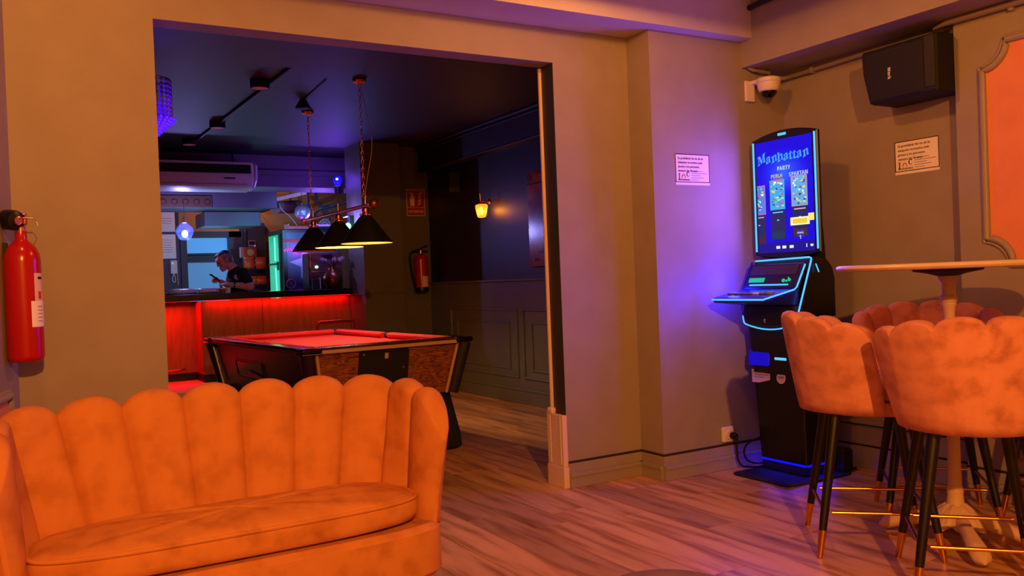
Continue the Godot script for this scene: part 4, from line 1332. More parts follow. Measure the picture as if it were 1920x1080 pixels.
# ---------------------------------------------------------------- pool table
func make_pool_table() -> void:
	var o := thing("pool_table", "coin operated pool table with red baize and an oak grained end", "pool table", Vector3(1.978, 0, -5.963), 0.071)
	var hx := 0.566
	var hz := 1.015
	# tapering body panels: [top half sizes] to [bottom half sizes]
	var tx := 0.530
	var tz := 0.975
	var bx := 0.468
	var bz := 0.905
	var yt := 0.712
	var yb := 0.385
	var slab := func(a: Vector3, b: Vector3, c: Vector3, d: Vector3, th: float) -> MB:
		var n := (b - a).cross(d - a).normalized() * th
		var st := MB.new()
		st.quad(a, b, c, d)
		st.quad(a - n, d - n, c - n, b - n)
		st.quad(a, a - n, b - n, b)
		st.quad(b, b - n, c - n, c)
		st.quad(c, c - n, d - n, d)
		st.quad(d, d - n, a - n, a)
		st.fix(0)
		return st
	for s in [1, -1]:
		part(o, "end_panel", slab.call(Vector3(-bx, yb, bz * s), Vector3(bx, yb, bz * s), Vector3(tx, yt, tz * s), Vector3(-tx, yt, tz * s), 0.02 * s), M.oak)
		part(o, "side_panel", slab.call(Vector3(bx * s, yb, bz), Vector3(bx * s, yb, -bz), Vector3(tx * s, yt, -tz), Vector3(tx * s, yt, tz), 0.02 * s), M.violet_laminate)
	part(o, "underside", MB.new().box(Vector3(0, yb + 0.01, 0), Vector3(bx * 2 - 0.02, 0.02, bz * 2 - 0.02)), M.black_matt)
	for sx in [-1, 1]:
		for sz in [-1, 1]:
			var top := Vector3((tx + 0.004) * sx, yt, (tz + 0.004) * sz)
			var bot := Vector3((bx + 0.004) * sx, yb, (bz + 0.004) * sz)
			var ps := part(o, "corner_post", MB.new().tube(PackedVector3Array([bot, top]), [0.040, 0.046], 14), M.violet_laminate if sx < 0 else M.dark_strip)
			part(ps, "post_trim", MB.new().tube(PackedVector3Array([bot + Vector3(-0.050 * sx, 0, 0.010 * sz), top + Vector3(-0.054 * sx, 0, 0.010 * sz)]), 0.011, 8), M.rail_trim)
			# corner casting: a black quarter cap with chrome lip
			var cc := Vector3((hx - 0.050) * sx, 0.726, (hz - 0.050) * sz)
			var cs := part(o, "corner_casting", MB.new().rbox(cc, Vector3(0.125, 0.034, 0.125), 0.014), M.gloss_black)
			part(cs, "casting_lip", MB.new().rbox(cc + Vector3(0, -0.018, 0), Vector3(0.130, 0.006, 0.130), 0.003), M.chrome)
			var lg := MB.new()
			var rows := []
			for l in [[0.012, 0.105], [0.10, 0.105], [0.385, 0.075]]:
				var q := PackedVector3Array()
				for c in ring(l[0], l[1], -l[1], l[1], 0.012, 3):
					q.append(c + Vector3((0.435 + (0.385 - l[0]) * 0.06) * sx, 0, (0.735 + (0.385 - l[0]) * 0.06) * sz))
				rows.append(q)
			part(o, "leg", lg.grid(rows, false, true, true, true), M.black_matt)
			part(o, "foot_disc", MB.new().lathe([Vector2(0, 0), Vector2(0.115, 0), Vector2(0.12, 0.006), Vector2(0.10, 0.016), Vector2(0, 0.016)], 28, Transform3D(Basis(), Vector3(0.462 * sx, 0, 0.762 * sz))), M.black_rubber)
	# rails
	for s in [-1, 1]:
		var er := part(o, "end_rail", MB.new().rbox(Vector3(0, 0.728, (hz - 0.045) * s), Vector3(hx * 2 - 0.22, 0.030, 0.085), 0.008), M.rail_brown)
		part(er, "rail_edge", MB.new().rbox(Vector3(0, 0.716, (hz - 0.004) * s), Vector3(hx * 2 - 0.22, 0.022, 0.012), 0.004), M.rail_trim)
		for k in 3:
			part(er, "sight", MB.new().ball(Vector3(-0.22 + 0.22 * k, 0.7425, (hz - 0.035) * s), Vector3(0.005, 0.002, 0.005), 8, 4), M.paper)
		var sr := part(o, "side_rail", MB.new().rbox(Vector3((hx - 0.045) * s, 0.728, 0), Vector3(0.085, 0.030, hz * 2 - 0.22), 0.008), M.gloss_black)
		part(sr, "rail_edge", MB.new().rbox(Vector3((hx - 0.004) * s, 0.714, 0), Vector3(0.012, 0.020, hz * 2 - 0.22), 0.004), M.violet_laminate)
		part(o, "middle_pocket", MB.new().rbox(Vector3((hx - 0.078) * s, 0.724, 0), Vector3(0.06, 0.032, 0.085), 0.012), M.black_rubber)
		# cushions with their sloped noses
		var nose := PackedVector2Array([Vector2(0, 0.690), Vector2(0, 0.744), Vector2(-0.030, 0.744), Vector2(-0.052, 0.733), Vector2(-0.050, 0.722), Vector2(-0.030, 0.700), Vector2(-0.028, 0.690)])
		for e in [-1, 1]:
			var xf := Transform3D(Basis(Vector3(s, 0, 0), Vector3.UP, Vector3(0, 0, 1)), Vector3((hx - 0.086) * s, 0, 0))
			part(o, "cushion", MB.new().prism(nose, 0.055 if e > 0 else -hz + 0.135, hz - 0.135 if e > 0 else -0.055, xf, 0.006), M.baize)
		var xe := Transform3D(Basis(Vector3(0, 0, s), Vector3.UP, Vector3(1, 0, 0)), Vector3(0, 0, (hz - 0.086) * s))
		part(o, "cushion", MB.new().prism(nose, -hx + 0.135, hx - 0.135, xe, 0.006), M.baize)
	part(o, "cloth_bed", MB.new().box(Vector3(0, 0.690, 0), Vector3(hx * 2 - 0.16, 0.020, hz * 2 - 0.16)), M.baize)
	# coin door on the end panel
	var slope := atan2(tz - bz, yt - yb)
	var xd := Transform3D(Basis(Vector3.RIGHT, -slope + 0.0) , Vector3(-0.033, 0.592, lerpf(bz, tz, (0.592 - yb) / (yt - yb)) + 0.001))
	xd.basis = Basis(Vector3.RIGHT, slope)
	var sq := PackedVector2Array()
	for c in ring(0, 0.170, -0.118, 0.118, 0.034, 6):
		sq.append(Vector2(c.x, c.z))
	var cd := part(o, "coin_door", MB.new().prism(sq, -0.004, 0.007, xd, 0.003), M.black_matt)
	part(cd, "coin_sticker", MB.new().rbox(xd * Vector3(0.012, 0.072, 0.0075), Vector3(0.024, 0.036, 0.002), 0.001, xd.basis), M.rail_trim)
	for k in 2:
		part(cd, "lock", MB.new().lathe([Vector2(0, 0.006), Vector2(0.008, 0.006), Vector2(0.008, 0.010), Vector2(0, 0.012)], 12, Transform3D(xd.basis * Basis(Vector3.RIGHT, PI / 2), xd * Vector3([0.135, -0.14][k], [-0.01, 0.09][k], 0))), M.chrome)
	# ball window in the near long side
	var at := func(y: float, z: float, off: float) -> Vector3: return Vector3(-lerpf(bx, tx, (y - yb) / (yt - yb)) - off, y, z)
	var fr := MB.new()
	var zs := [-0.46, 0.11]
	fr.bar(at.call(0.60, zs[0], 0.0), at.call(0.60, zs[1], 0.0), 0.009, -1, 8)
	fr.bar(at.call(0.49, zs[0], 0.0), at.call(0.49, zs[1], 0.0), 0.009, -1, 8)
	fr.bar(at.call(0.60, zs[0], 0.0), at.call(0.49, zs[0], 0.0), 0.009, -1, 8)
	fr.bar(at.call(0.60, zs[1], 0.0), at.call(0.49, zs[1], 0.0), 0.009, -1, 8)
	var bw := part(o, "ball_window", fr, M.black_plastic)
	var n := Vector3(-(yt - yb), 0, 0)
	part(bw, "window_back", slab.call(at.call(0.49, zs[0], 0.004), at.call(0.49, zs[1], 0.004), at.call(0.60, zs[1], 0.004), at.call(0.60, zs[0], 0.004), 0.003), M.dead_screen)
	part(bw, "ball_chute", MB.new().bar(at.call(0.535, -0.18, 0.010), at.call(0.505, 0.10, 0.012), 0.006).bar(at.call(0.515, -0.18, 0.010), at.call(0.497, 0.08, 0.012), 0.005), M.chrome)
	for z in [-0.43, -0.03]:
		part(o, "screw_head", MB.new().ball(at.call(0.617, z, 0.001), Vector3(0.004, 0.006, 0.006), 8, 6), M.chrome)


func make_pool_lamp() -> void:
	var o := thing("pool_table_lamp", "brass bar lamp with three black cone shades hung over the pool table", "lamp", Vector3(2.19, 1.644, -6.26))
	part(o, "bar", MB.new().bar(Vector3(0, 0, -0.80), Vector3(0, 0, 0.70), 0.0135, -1, 14), M.brass)
	part(o, "end_cap", MB.new().lathe([Vector2(0, -0.03), Vector2(0.018, -0.03), Vector2(0.021, -0.01), Vector2(0.017, 0.0), Vector2(0.021, 0.015), Vector2(0.012, 0.03), Vector2(0, 0.032)], 16, Transform3D(Basis(Vector3.RIGHT, -PI / 2), Vector3(0, 0, -0.81))), M.brass)
	part(o, "ball_finial", MB.new().ball(Vector3(0, 0, 0.745), Vector3(0.036, 0.036, 0.036), 20, 12), M.copper)
	part(o, "ball_collar", MB.new().bar(Vector3(0, 0, 0.69), Vector3(0, 0, 0.715), 0.022, 0.024, 16), M.brass)
	var cream := mat("shade_lining", Color(0.85, 0.75, 0.50), 0.7)
	var k := 0
	for z in [0.59, 0.03, -0.57]:
		var sh := part(o, "shade", MB.new().lathe([Vector2(0.030, -0.068), Vector2(0.045, -0.078), Vector2(0.100, -0.150), Vector2(0.160, -0.230), Vector2(0.178, -0.258), Vector2(0.1775, -0.259)], 40, Transform3D(Basis(), Vector3(0, 0, z)), 0.9), M.black_matt)
		part(sh, "shade_lining", MB.new().lathe([Vector2(0.028, -0.072), Vector2(0.043, -0.082), Vector2(0.098, -0.153), Vector2(0.158, -0.233), Vector2(0.176, -0.259)], 40, Transform3D(Basis(), Vector3(0, 0, z)), 0.9), cream)
		var nk := part(o, "neck", MB.new().lathe([Vector2(0, -0.012), Vector2(0.014, -0.012), Vector2(0.024, -0.022), Vector2(0.026, -0.042), Vector2(0.020, -0.052), Vector2(0.034, -0.058), Vector2(0.034, -0.068), Vector2(0.02, -0.074), Vector2(0, -0.074)], 20, Transform3D(Basis(), Vector3(0, 0, z)), 0.4), M.brass)
		for j in 6:
			var a := TAU * j / 6.0
			part(nk, "ball_knob", MB.new().ball(Vector3(0.036 * cos(a), -0.063, z + 0.036 * sin(a)), Vector3.ONE * 0.010, 8, 6), M.brass)
		part(o, "rod", MB.new().bar(Vector3(0, 0.012, z), Vector3(0, 0.066, z), 0.0055, 0.0045), M.brass)
		var e: float = [0.16, 0.85, 0.0][k]
		var bulb := part(o, "bulb", MB.new().ball(Vector3(0, -0.175, z), Vector3(0.034, 0.042, 0.034), 16, 10), glow("pool_bulb_%d" % k, Color(1.0, 0.80, 0.45), [0.9, 7.0, 0.02][k]))
		if e > 0.0:
			omni(o, "bulb_light", Vector3(0, -0.175, z), Color(1.0, 0.78, 0.46), e, 0.03)
		k += 1
	for z in [0.57, -0.60]:
		# chain of alternating links from the rod up to the ceiling rose
		var st := MB.new()
		var y := 0.075
		var m := 0
		while y < 0.835:
			var path := PackedVector3Array()
			for j in 10:
				var a := TAU * j / 10.0
				var w := 0.0085 * cos(a)
				var q := Vector3(w, y + 0.019 * sin(a), z) if m % 2 == 0 else Vector3(0, y + 0.019 * sin(a), z + w)
				path.append(q)
			st.tube(path, 0.0022, 5, true)
			y += 0.029
			m += 1
		part(o, "chain", st, M.brass)
		part(o, "hook", MB.new().tube(curve([Vector3(0.012, 0.052, z), Vector3(0.016, 0.066, z), Vector3(0.008, 0.078, z), Vector3(-0.006, 0.076, z), Vector3(-0.012, 0.064, z)]), 0.0035, 8), M.brass)
		var rose := []
		for lay in [[0.0, 0.876], [0.042, 0.872], [0.048, 0.862], [0.034, 0.852], [0.018, 0.842], [0.0, 0.838]]:
			var row := PackedVector3Array()
			for j in 40:
				var a := TAU * j / 40.0
				var lobe := 1.0 + 0.13 * cos(a * 8.0)
				row.append(Vector3(lay[0] * lobe * cos(a), lay[1], z + lay[0] * lobe * sin(a)))
			rose.append(row)
		part(o, "ceiling_rose", MB.new().grid(rose, false, true), M.brass)
	part(o, "flex", MB.new().tube(curve([Vector3(0.0, 0.05, 0.585), Vector3(0.020, 0.20, 0.60), Vector3(0.055, 0.42, 0.62), Vector3(0.035, 0.62, 0.60), Vector3(0.004, 0.84, 0.575)]), 0.0022, 6), M.rail_trim)


# ---------------------------------------------------------------- pool room fittings
func pool_room_things() -> void:
	# wall sconce
	var o := thing("wall_sconce", "brass wall sconce with a glowing amber glass shade on the dark wall", "lamp", Vector3(3.83, 1.745, -7.005))
	part(o, "backplate", MB.new().lathe([Vector2(0, 0), Vector2(0.022, 0), Vector2(0.024, 0.006), Vector2(0.012, 0.012), Vector2(0, 0.013)], 20, Transform3D(Basis(Vector3(0, 1, 0), Vector3(-1, 0, 0), Vector3(0, 0, 1)), Vector3(0.098, 0.075, -0.02))), M.brass)
	part(o, "arm", MB.new().tube(PackedVector3Array([Vector3(0.09, 0.075, -0.02), Vector3(0.03, 0.080, -0.004), Vector3(0, 0.080, 0.0)]), 0.006, 8).bar(Vector3(-0.004, 0.065, 0.0), Vector3(-0.012, 0.150, 0.0), 0.0045), M.brass)
	part(o, "socket", MB.new().bar(Vector3(0, 0.052, 0), Vector3(0, 0.074, 0), 0.018, 0.014, 16), M.brass)
	var rows := []
	for l in [[0.052, 0.018], [0.050, 0.036], [0.040, 0.046], [0.020, 0.046], [-0.055, 0.034], [-0.066, 0.030], [-0.070, 0.022]]:
		rows.append(ring(l[0], l[1], -l[1], l[1], l[1] * 0.35, 4))
	part(o, "glass_shade", MB.new().grid(rows, false, true), M.amber_glass)
	part(o, "bulb", MB.new().ball(Vector3(0, -0.008, 0), Vector3(0.016, 0.036, 0.016), 14, 10), glow("sconce_bulb", Color(1.0, 0.66, 0.22), 9.0))
	omni(o, "sconce_light", Vector3(0, -0.008, 0), Color(1.0, 0.60, 0.22), 0.06, 0.015)
	# poster board
	var im := Image.create(64, 96, false, Image.FORMAT_RGB8)
	var f := FastNoiseLite.new()
	f.seed = 4
	f.frequency = 0.045
	for y in 96:
		for x in 64:
			var n := f.get_noise_2d(x, y * 0.7)
			var c := Color(0.48, 0.13, 0.13).lerp(Color(0.66, 0.34, 0.20), smoothstep(-0.2, 0.5, n + 0.25 * sin(y * 0.09)))
			im.set_pixel(x, y, c)
	var rng := RandomNumberGenerator.new()
	rng.seed = 9
	for k in 60:
		var yy := 18 + rng.randi() % 34
		var xx := 14 + rng.randi() % 40
		im.fill_rect(Rect2i(xx, yy, 2 + rng.randi() % 4, 2 + rng.randi() % 7), Color(0.10, 0.06, 0.08))
	for k in 26:
		im.fill_rect(Rect2i(6 + rng.randi() % 50, 44 + rng.randi() % 10, 2, 8 + rng.randi() % 8), Color(0.14, 0.06, 0.07))
	for k in 20:
		im.fill_rect(Rect2i(4 + rng.randi() % 54, 66 + rng.randi() % 26, 4 + rng.randi() % 14, 1 + rng.randi() % 3), Color(0.22, 0.06, 0.10))
	im.fill_rect(Rect2i(6, 4, 14, 5), Color(0.66, 0.42, 0.16))
	im.fill_rect(Rect2i(0, 12, 64, 1), Color(0.20, 0.06, 0.07))
	var pm := mat("poster_print", Color.WHITE, 0.16)
	pm.albedo_texture = ImageTexture.create_from_image(im)
	var po := thing("poster_board", "glossy red and gold poster on the dark wall beside the jamb", "poster", Vector3(3.9175, 1.60, -5.82))
	part(po, "board", MB.new().rbox(Vector3(-0.004, 0, 0), Vector3(0.016, 0.81, 1.0), 0.003), M.black_plastic)
	var q := MB.new()
	q.quad(Vector3(-0.0128, 0.40, -0.495), Vector3(-0.0128, 0.40, 0.495), Vector3(-0.0128, -0.40, 0.495), Vector3(-0.0128, -0.40, -0.495))
	part(po, "print", q, pm)
	# dark loudspeaker high on that wall
	var sp := thing("loudspeaker", "small dark loudspeaker high on the black pool room wall", "loudspeaker", Vector3(3.90, 2.07, -7.66))
	part(sp, "cabinet", MB.new().rbox(Vector3(-0.03, 0, 0), Vector3(0.12, 0.20, 0.13), 0.012), M.dark_strip)
	part(sp, "grille", MB.new().rbox(Vector3(-0.092, 0, 0), Vector3(0.006, 0.18, 0.115), 0.003), M.black_matt)
	# EXTINTOR sign
	var sg := thing("extinguisher_sign", "square red sign reading EXTINTOR above the far extinguisher", "sign", Vector3(3.782, 1.938, -8.349))
	part(sg, "plate", MB.new().box(Vector3(0, 0, 0.002), Vector3(0.208, 0.278, 0.004)), M.sign_cream)
	part(sg, "red_field", MB.new().box(Vector3(0, 0.042, 0.0045), Vector3(0.196, 0.182, 0.001)).box(Vector3(0, -0.093, 0.0045), Vector3(0.196, 0.080, 0.001)), M.sign_red)
	part(sg, "pictogram", MB.new().rbox(Vector3(-0.040, 0.015, 0.006), Vector3(0.048, 0.105, 0.002), 0.0009).rbox(Vector3(-0.040, 0.085, 0.006), Vector3(0.026, 0.028, 0.002), 0.0009).rbox(Vector3(-0.056, 0.100, 0.006), Vector3(0.034, 0.010, 0.002), 0.0009, Basis(Vector3.BACK, -0.5)), M.sign_cream)
	var fl := MB.new()
	for k in 4:
		fl.rbox(Vector3(0.050 - 0.004 * k, 0.092 - 0.034 * k, 0.006), Vector3(0.040, 0.012, 0.002), 0.0009, Basis(Vector3.BACK, 0.75))
		fl.rbox(Vector3(0.062 - 0.004 * k, 0.098 - 0.034 * k, 0.006), Vector3(0.010, 0.026, 0.002), 0.0009, Basis(Vector3.BACK, -0.25))
	part(sg, "flame_pictogram", fl, M.sign_cream)
	var tx := text(sg, "EXTINTOR", 0.032, Transform3D(), M.sign_cream)
	var sc: float = 0.165 / maxf(tx.get_aabb().size.x, 0.001)
	tx.transform = Transform3D(Basis.from_scale(Vector3(sc, sc, 1)), Vector3(0, -0.094, 0.0055))
	# far extinguisher
	var e := thing("fire_extinguisher", "dim red fire extinguisher with a black hose on the olive wall in the pool room", "fire extinguisher", Vector3(3.775, 1.0, -8.262))
	part(e, "cylinder", MB.new().lathe([Vector2(0.070, 0.035), Vector2(0.070, 0.33), Vector2(0.066, 0.355), Vector2(0.050, 0.378), Vector2(0.025, 0.392), Vector2(0.018, 0.40), Vector2(0, 0.40)], 28, Transform3D(), 0.9), M.red_paint)
	part(e, "base_cap", MB.new().lathe([Vector2(0, 0), Vector2(0.066, 0), Vector2(0.073, 0.012), Vector2(0.073, 0.045), Vector2(0.070, 0.05), Vector2(0, 0.05)], 28), M.black_plastic)
	part(e, "valve", MB.new().bar(Vector3(0, 0.395, 0), Vector3(0, 0.435, 0), 0.016), M.chrome)
	part(e, "handle", MB.new().rbox(Vector3(0.015, 0.462, 0), Vector3(0.14, 0.012, 0.022), 0.004, Basis(Vector3.BACK, 0.35)).rbox(Vector3(0.035, 0.428, 0), Vector3(0.10, 0.012, 0.022), 0.004, Basis(Vector3.BACK, -0.15)), M.black_plastic)
	part(e, "hose", MB.new().tube(curve([Vector3(-0.01, 0.43, 0.0), Vector3(-0.07, 0.43, 0.01), Vector3(-0.120, 0.40, 0.015), Vector3(-0.124, 0.30, 0.015), Vector3(-0.112, 0.20, 0.02), Vector3(-0.088, 0.10, 0.025), Vector3(-0.078, 0.02, 0.025)]), 0.0095, 8), M.black_rubber)
	var lr := []
	for j in 11:
		var a := lerpf(-0.25, 0.95, j / 10.0)
		lr.append(PackedVector3Array([Vector3(0.0705 * sin(a), 0.055, 0.0705 * cos(a)), Vector3(0.0705 * sin(a), 0.165, 0.0705 * cos(a))]))
	part(e, "label", MB.new().grid(lr), M.sign_cream)
	part(e, "wall_bracket", MB.new().rbox(Vector3(0, 0.33, -0.075), Vector3(0.03, 0.05, 0.03), 0.004), M.black_matt)
	# downlights on their conduit
	var tk := thing("ceiling_conduit", "dark conduit along the pool room ceiling feeding three downlights", "pipe")
	part(tk, "pipe", MB.new().tube(PackedVector3Array([Vector3(1.66, 2.508, -5.32), Vector3(1.62, 2.508, -9.2)]), 0.013, 8), M.dark_ceiling)
	var pos := [Vector3(1.575, 2.46, -5.95), Vector3(1.625, 2.46, -7.53), Vector3(1.565, 2.46, -8.46)]
	for k in 3:
		var d := thing("downlight", ["round ceiling downlight nearest the opening", "middle ceiling downlight over the pool room", "ceiling downlight nearest the air conditioner"][k], "lamp", pos[k], 0.0, "pool room downlights")
		part(d, "can", MB.new().lathe([Vector2(0.058, 0.0), Vector2(0.064, 0.004), Vector2(0.064, 0.060), Vector2(0, 0.060)], 28), M.black_matt)
		part(d, "lens", MB.new().lathe([Vector2(0, 0.004), Vector2(0.058, 0.002), Vector2(0.058, 0.006), Vector2(0, 0.008)], 28), M.raw_trim)
	var sn := thing("ceiling_sensor", "small dark pyramid shaped sensor on the pool room ceiling", "sensor", Vector3(2.03, 2.52, -6.46))
	part(sn, "body", MB.new().lathe([Vector2(0.025, 0.0), Vector2(0.065, -0.07), Vector2(0, -0.075)], 4), M.black_matt)
	part(sn, "cable", MB.new().tube(PackedVector3Array([Vector3(0, -0.004, 0), Vector3(-0.05, -0.006, 0.7)]), 0.004, 6), M.black_matt)
	# crystal chandelier, half hidden behind the wall
	var ch := thing("bead_chandelier", "violet glowing bead chandelier behind the left edge of the opening", "chandelier", Vector3(0.735, 2.0, -5.0))
	part(ch, "rod", MB.new().bar(Vector3(0, 0.24, 0), Vector3(0, 0.525, 0), 0.006), M.chrome)
	var bead := glow("chandelier_bead_light", Color(0.24, 0.04, 1.0), 1.3, Color(0.5, 0.4, 0.8))
	var dim := mat("crystal_bead", Color(0.50, 0.30, 0.62), 0.12)
	for l in [[0.245, 0.103], [0.035, 0.108]]:
		part(ch, "ring", MB.new().tube(circle(l[1], l[0], 32), 0.005, 6, true), M.chrome)
	for j in 22:
		var a := TAU * j / 22.0
		var st := MB.new()
		for k in 9:
			st.ball(Vector3(0.103 * cos(a), 0.235 - 0.024 * k, 0.103 * sin(a)), Vector3(0.009, 0.0105, 0.009), 6, 4)
		part(ch, "bead_strand", st, dim)
		st = MB.new()
		for k in 8:
			var r := lerpf(0.118, 0.020, k / 7.0)
			st.ball(Vector3(r * cos(a + 0.14), 0.030 - 0.013 * k, r * sin(a + 0.14)), Vector3(0.009, 0.0095, 0.009), 6, 4)
		part(ch, "bead_swag", st, bead)
	part(ch, "inner_glow_lamp", MB.new().lathe([Vector2(0, -0.05), Vector2(0.04, -0.04), Vector2(0.075, 0.0), Vector2(0.080, 0.05), Vector2(0.080, 0.11), Vector2(0, 0.13)], 20, Transform3D(), 0.9), glow("chandelier_lamp", Color(0.22, 0.03, 1.0), 1.5))
	omni(ch, "chandelier_light", Vector3(0, 0.05, 0), Color(0.30, 0.10, 1.0), 0.14, 0.05)
	# green-blue spot on the pillar and its white bar
	var tq := thing("led_spot", "small turquoise spotlight glaring beside the pillar above the lamp shades", "lamp", Vector3(3.06, 1.70, -8.43))
	part(tq, "can", MB.new().lathe([Vector2(0, -0.05), Vector2(0.03, -0.05), Vector2(0.036, 0.0), Vector2(0.030, 0.0), Vector2(0, -0.01)], 18, Transform3D(Basis(Vector3.RIGHT, PI / 2), Vector3.ZERO)), M.black_plastic)
	part(tq, "lens", MB.new().ball(Vector3(0, 0, 0.008), Vector3(0.030, 0.034, 0.012), 16, 8), glow("spot_lens_light", Color(0.45, 1.0, 0.85), 5.0))
	omni(tq, "spot_light", Vector3(0, 0, 0.03), Color(0.35, 1.0, 0.85), 0.04, 0.02)
	spot(tq, "added_fridge_beam", Vector3(0, 0, -0.055), Vector3(0.06, 0.02, -1.55), Color(0.42, 0.68, 1.0), 2.2, 22.0, 0.02, 0.8)  # extra beam added behind the can to throw blue on the fridge side
	part(tq, "bar_light", MB.new().rbox(Vector3(-0.02, 0.092, 0.0), Vector3(0.012, 0.012, 0.13), 0.004), glow("bar_tube_light", Color(0.75, 0.85, 1.0), 0.9))
	omni(tq, "tube_light", Vector3(-0.05, 0.092, 0.0), Color(0.52, 0.36, 1.0), 0.25, 0.04)
	part(tq, "wall_bracket", MB.new().rbox(Vector3(0.045, 0.03, -0.02), Vector3(0.05, 0.16, 0.03), 0.005), M.black_matt)


func circle(r: float, y: float, n: int) -> PackedVector3Array:
	var q := PackedVector3Array()
	for j in n:
		q.append(Vector3(r * cos(TAU * j / n), y, r * sin(TAU * j / n)))
	return q


# ---------------------------------------------------------------- bar
func bar_things() -> void:
	var o := thing("bar_counter", "wooden bar counter with a black top, its front lit red from under the lip", "bar counter")
	part(o, "counter_top", MB.new().rbox(Vector3(1.65, 1.041, -8.86), Vector3(2.95, 0.062, 0.60), 0.008), M.bar_top)
	part(o, "front_panel", MB.new().rbox(Vector3(1.930, 0.650, -8.66), Vector3(0.577, 0.70, 0.03), 0.003), M.bar_wood)
	part(o, "front_panel", MB.new().rbox(Vector3(2.675, 0.650, -8.66), Vector3(0.907, 0.70, 0.03), 0.003), M.bar_wood)
	part(o, "recessed_panel", MB.new().rbox(Vector3(1.05, 0.650, -9.01), Vector3(1.20, 0.70, 0.03), 0.003), M.bar_wood)
	part(o, "return_panel", MB.new().rbox(Vector3(1.655, 0.650, -8.84), Vector3(0.028, 0.70, 0.35), 0.003), M.bar_wood)
	part(o, "plinth", MB.new().span(Vector3(1.655, 0.225, -8.72), Vector3(3.128, 0.302, -8.66)).span(Vector3(0.5, 0.225, -9.06), Vector3(1.655, 0.302, -9.005)).span(Vector3(1.65, 0.225, -9.03), Vector3(1.70, 0.302, -8.67)), M.black_matt)
	part(o, "foot_rail", MB.new().tube(curve([Vector3(3.12, 0.745, -8.56), Vector3(2.80, 0.742, -8.56), Vector3(2.765, 0.738, -8.56), Vector3(2.750, 0.715, -8.565), Vector3(2.750, 0.66, -8.60), Vector3(2.750, 0.64, -8.65)]), 0.012, 8), M.copper)
	part(o, "foot_rail", MB.new().tube(curve([Vector3(1.0, 0.335, -8.92), Vector3(1.42, 0.338, -8.92), Vector3(1.49, 0.342, -8.93), Vector3(1.53, 0.346, -8.99)]), 0.012, 8), M.copper)
	var red := Color(1.0, 0.06, 0.03)
	var led := glow("led_strip_red", red, 1.2)
	part(o, "led_strip", MB.new().box(Vector3(2.39, 1.006, -8.605), Vector3(1.46, 0.006, 0.010)), led)
	part(o, "led_strip", MB.new().box(Vector3(1.05, 1.006, -8.90), Vector3(1.16, 0.006, 0.010)), led)
	area(o, "led_light", Vector3(2.39, 1.000, -8.60), Vector3(0, -1, -0.12), Vector3.RIGHT, 1.40, 0.015, red, 0.55)
	area(o, "led_light", Vector3(1.05, 1.000, -8.80), Vector3(0, -1, 0.15), Vector3.RIGHT, 1.10, 0.03, red, 2.0)
	# on the counter
	var y := 1.072
	var tr := thing("glass_tray", "shiny clear tray of wrapped glasses at the left end of the bar", "tray", Vector3(1.535, y, -8.95))
	part(tr, "tray", MB.new().lathe([Vector2(0, 0.0), Vector2(0.16, 0.0), Vector2(0.18, 0.012), Vector2(0.175, 0.014), Vector2(0.155, 0.006), Vector2(0, 0.006)], 32), M.chrome)
	part(tr, "film_wrap", crumple(Vector3(0, 0.030, 0), Vector3(0.13, 0.028, 0.10), 3), M.film)
	var bg := thing("napkin_bag", "crumpled clear bag on the counter in front of the man", "bag", Vector3(1.775, y, -8.95))
	part(bg, "wrap", crumple(Vector3(0, 0.028, 0), Vector3(0.10, 0.027, 0.08), 5), M.film)
	part(bg, "black_tray", MB.new().rbox(Vector3(-0.02, 0.006, 0), Vector3(0.26, 0.012, 0.18), 0.004), M.black_matt)
	var cb := thing("small_carton", "small brown carton by the man's elbow on the counter", "box", Vector3(1.905, y, -8.92))
	part(cb, "carton", MB.new().rbox(Vector3(0, 0.022, 0), Vector3(0.06, 0.044, 0.06), 0.003), M.card)
	part(cb, "lid", MB.new().rbox(Vector3(0, 0.046, 0), Vector3(0.064, 0.010, 0.064), 0.003), M.sign_cream)
	var gl := thing("shot_glass", "small clear glass right of the brown carton", "glass", Vector3(1.962, y, -8.92))
	part(gl, "cup", MB.new().lathe([Vector2(0, 0.0), Vector2(0.018, 0.0), Vector2(0.024, 0.055), Vector2(0.0225, 0.055), Vector2(0.017, 0.006), Vector2(0, 0.006)], 20), M.film)
	var va := thing("copper_vase", "round copper vase with pale dried flowers on the right end of the bar", "vase", Vector3(2.975, y, -8.73))
	part(va, "pot", MB.new().lathe([Vector2(0, 0), Vector2(0.045, 0), Vector2(0.080, 0.030), Vector2(0.099, 0.085), Vector2(0.092, 0.135), Vector2(0.062, 0.170), Vector2(0.040, 0.188), Vector2(0.032, 0.21), Vector2(0.036, 0.23), Vector2(0.032, 0.23), Vector2(0, 0.20)], 32, Transform3D(), 0.9), M.copper)
	for k in 7:
		var a: float = [-2.6, -2.2, -1.2, -0.4, 0.2, 0.6, 1.4][k]
		var l: float = [0.13, 0.10, 0.10, 0.13, 0.15, 0.12, 0.10][k]
		var d := Vector3(cos(a) * 0.75, 0.62, sin(a) * 0.4).normalized()
		var b := Vector3(0, 0.215, 0)
		part(va, "stem", MB.new().tube(curve([b, b + d * l * 0.6 + Vector3(0, 0.012, 0), b + d * l]), 0.003, 6), M.dark_strip)
		part(va, "flower", MB.new().ball(b + d * l, Vector3(0.011, 0.011, 0.011) + d.abs() * 0.022, 10, 6), M.leaf_grey)
	var cf := thing("coffee_machine", "brown fronted coffee machine with a glowing knob behind the copper vase", "coffee machine", Vector3(2.98, y, -9.05))
	part(cf, "body", MB.new().rbox(Vector3(0, 0.19, 0), Vector3(0.37, 0.38, 0.22), 0.012), M.card)
	part(cf, "black_band", MB.new().rbox(Vector3(0.02, 0.34, 0.106), Vector3(0.12, 0.05, 0.012), 0.004), M.black_plastic)
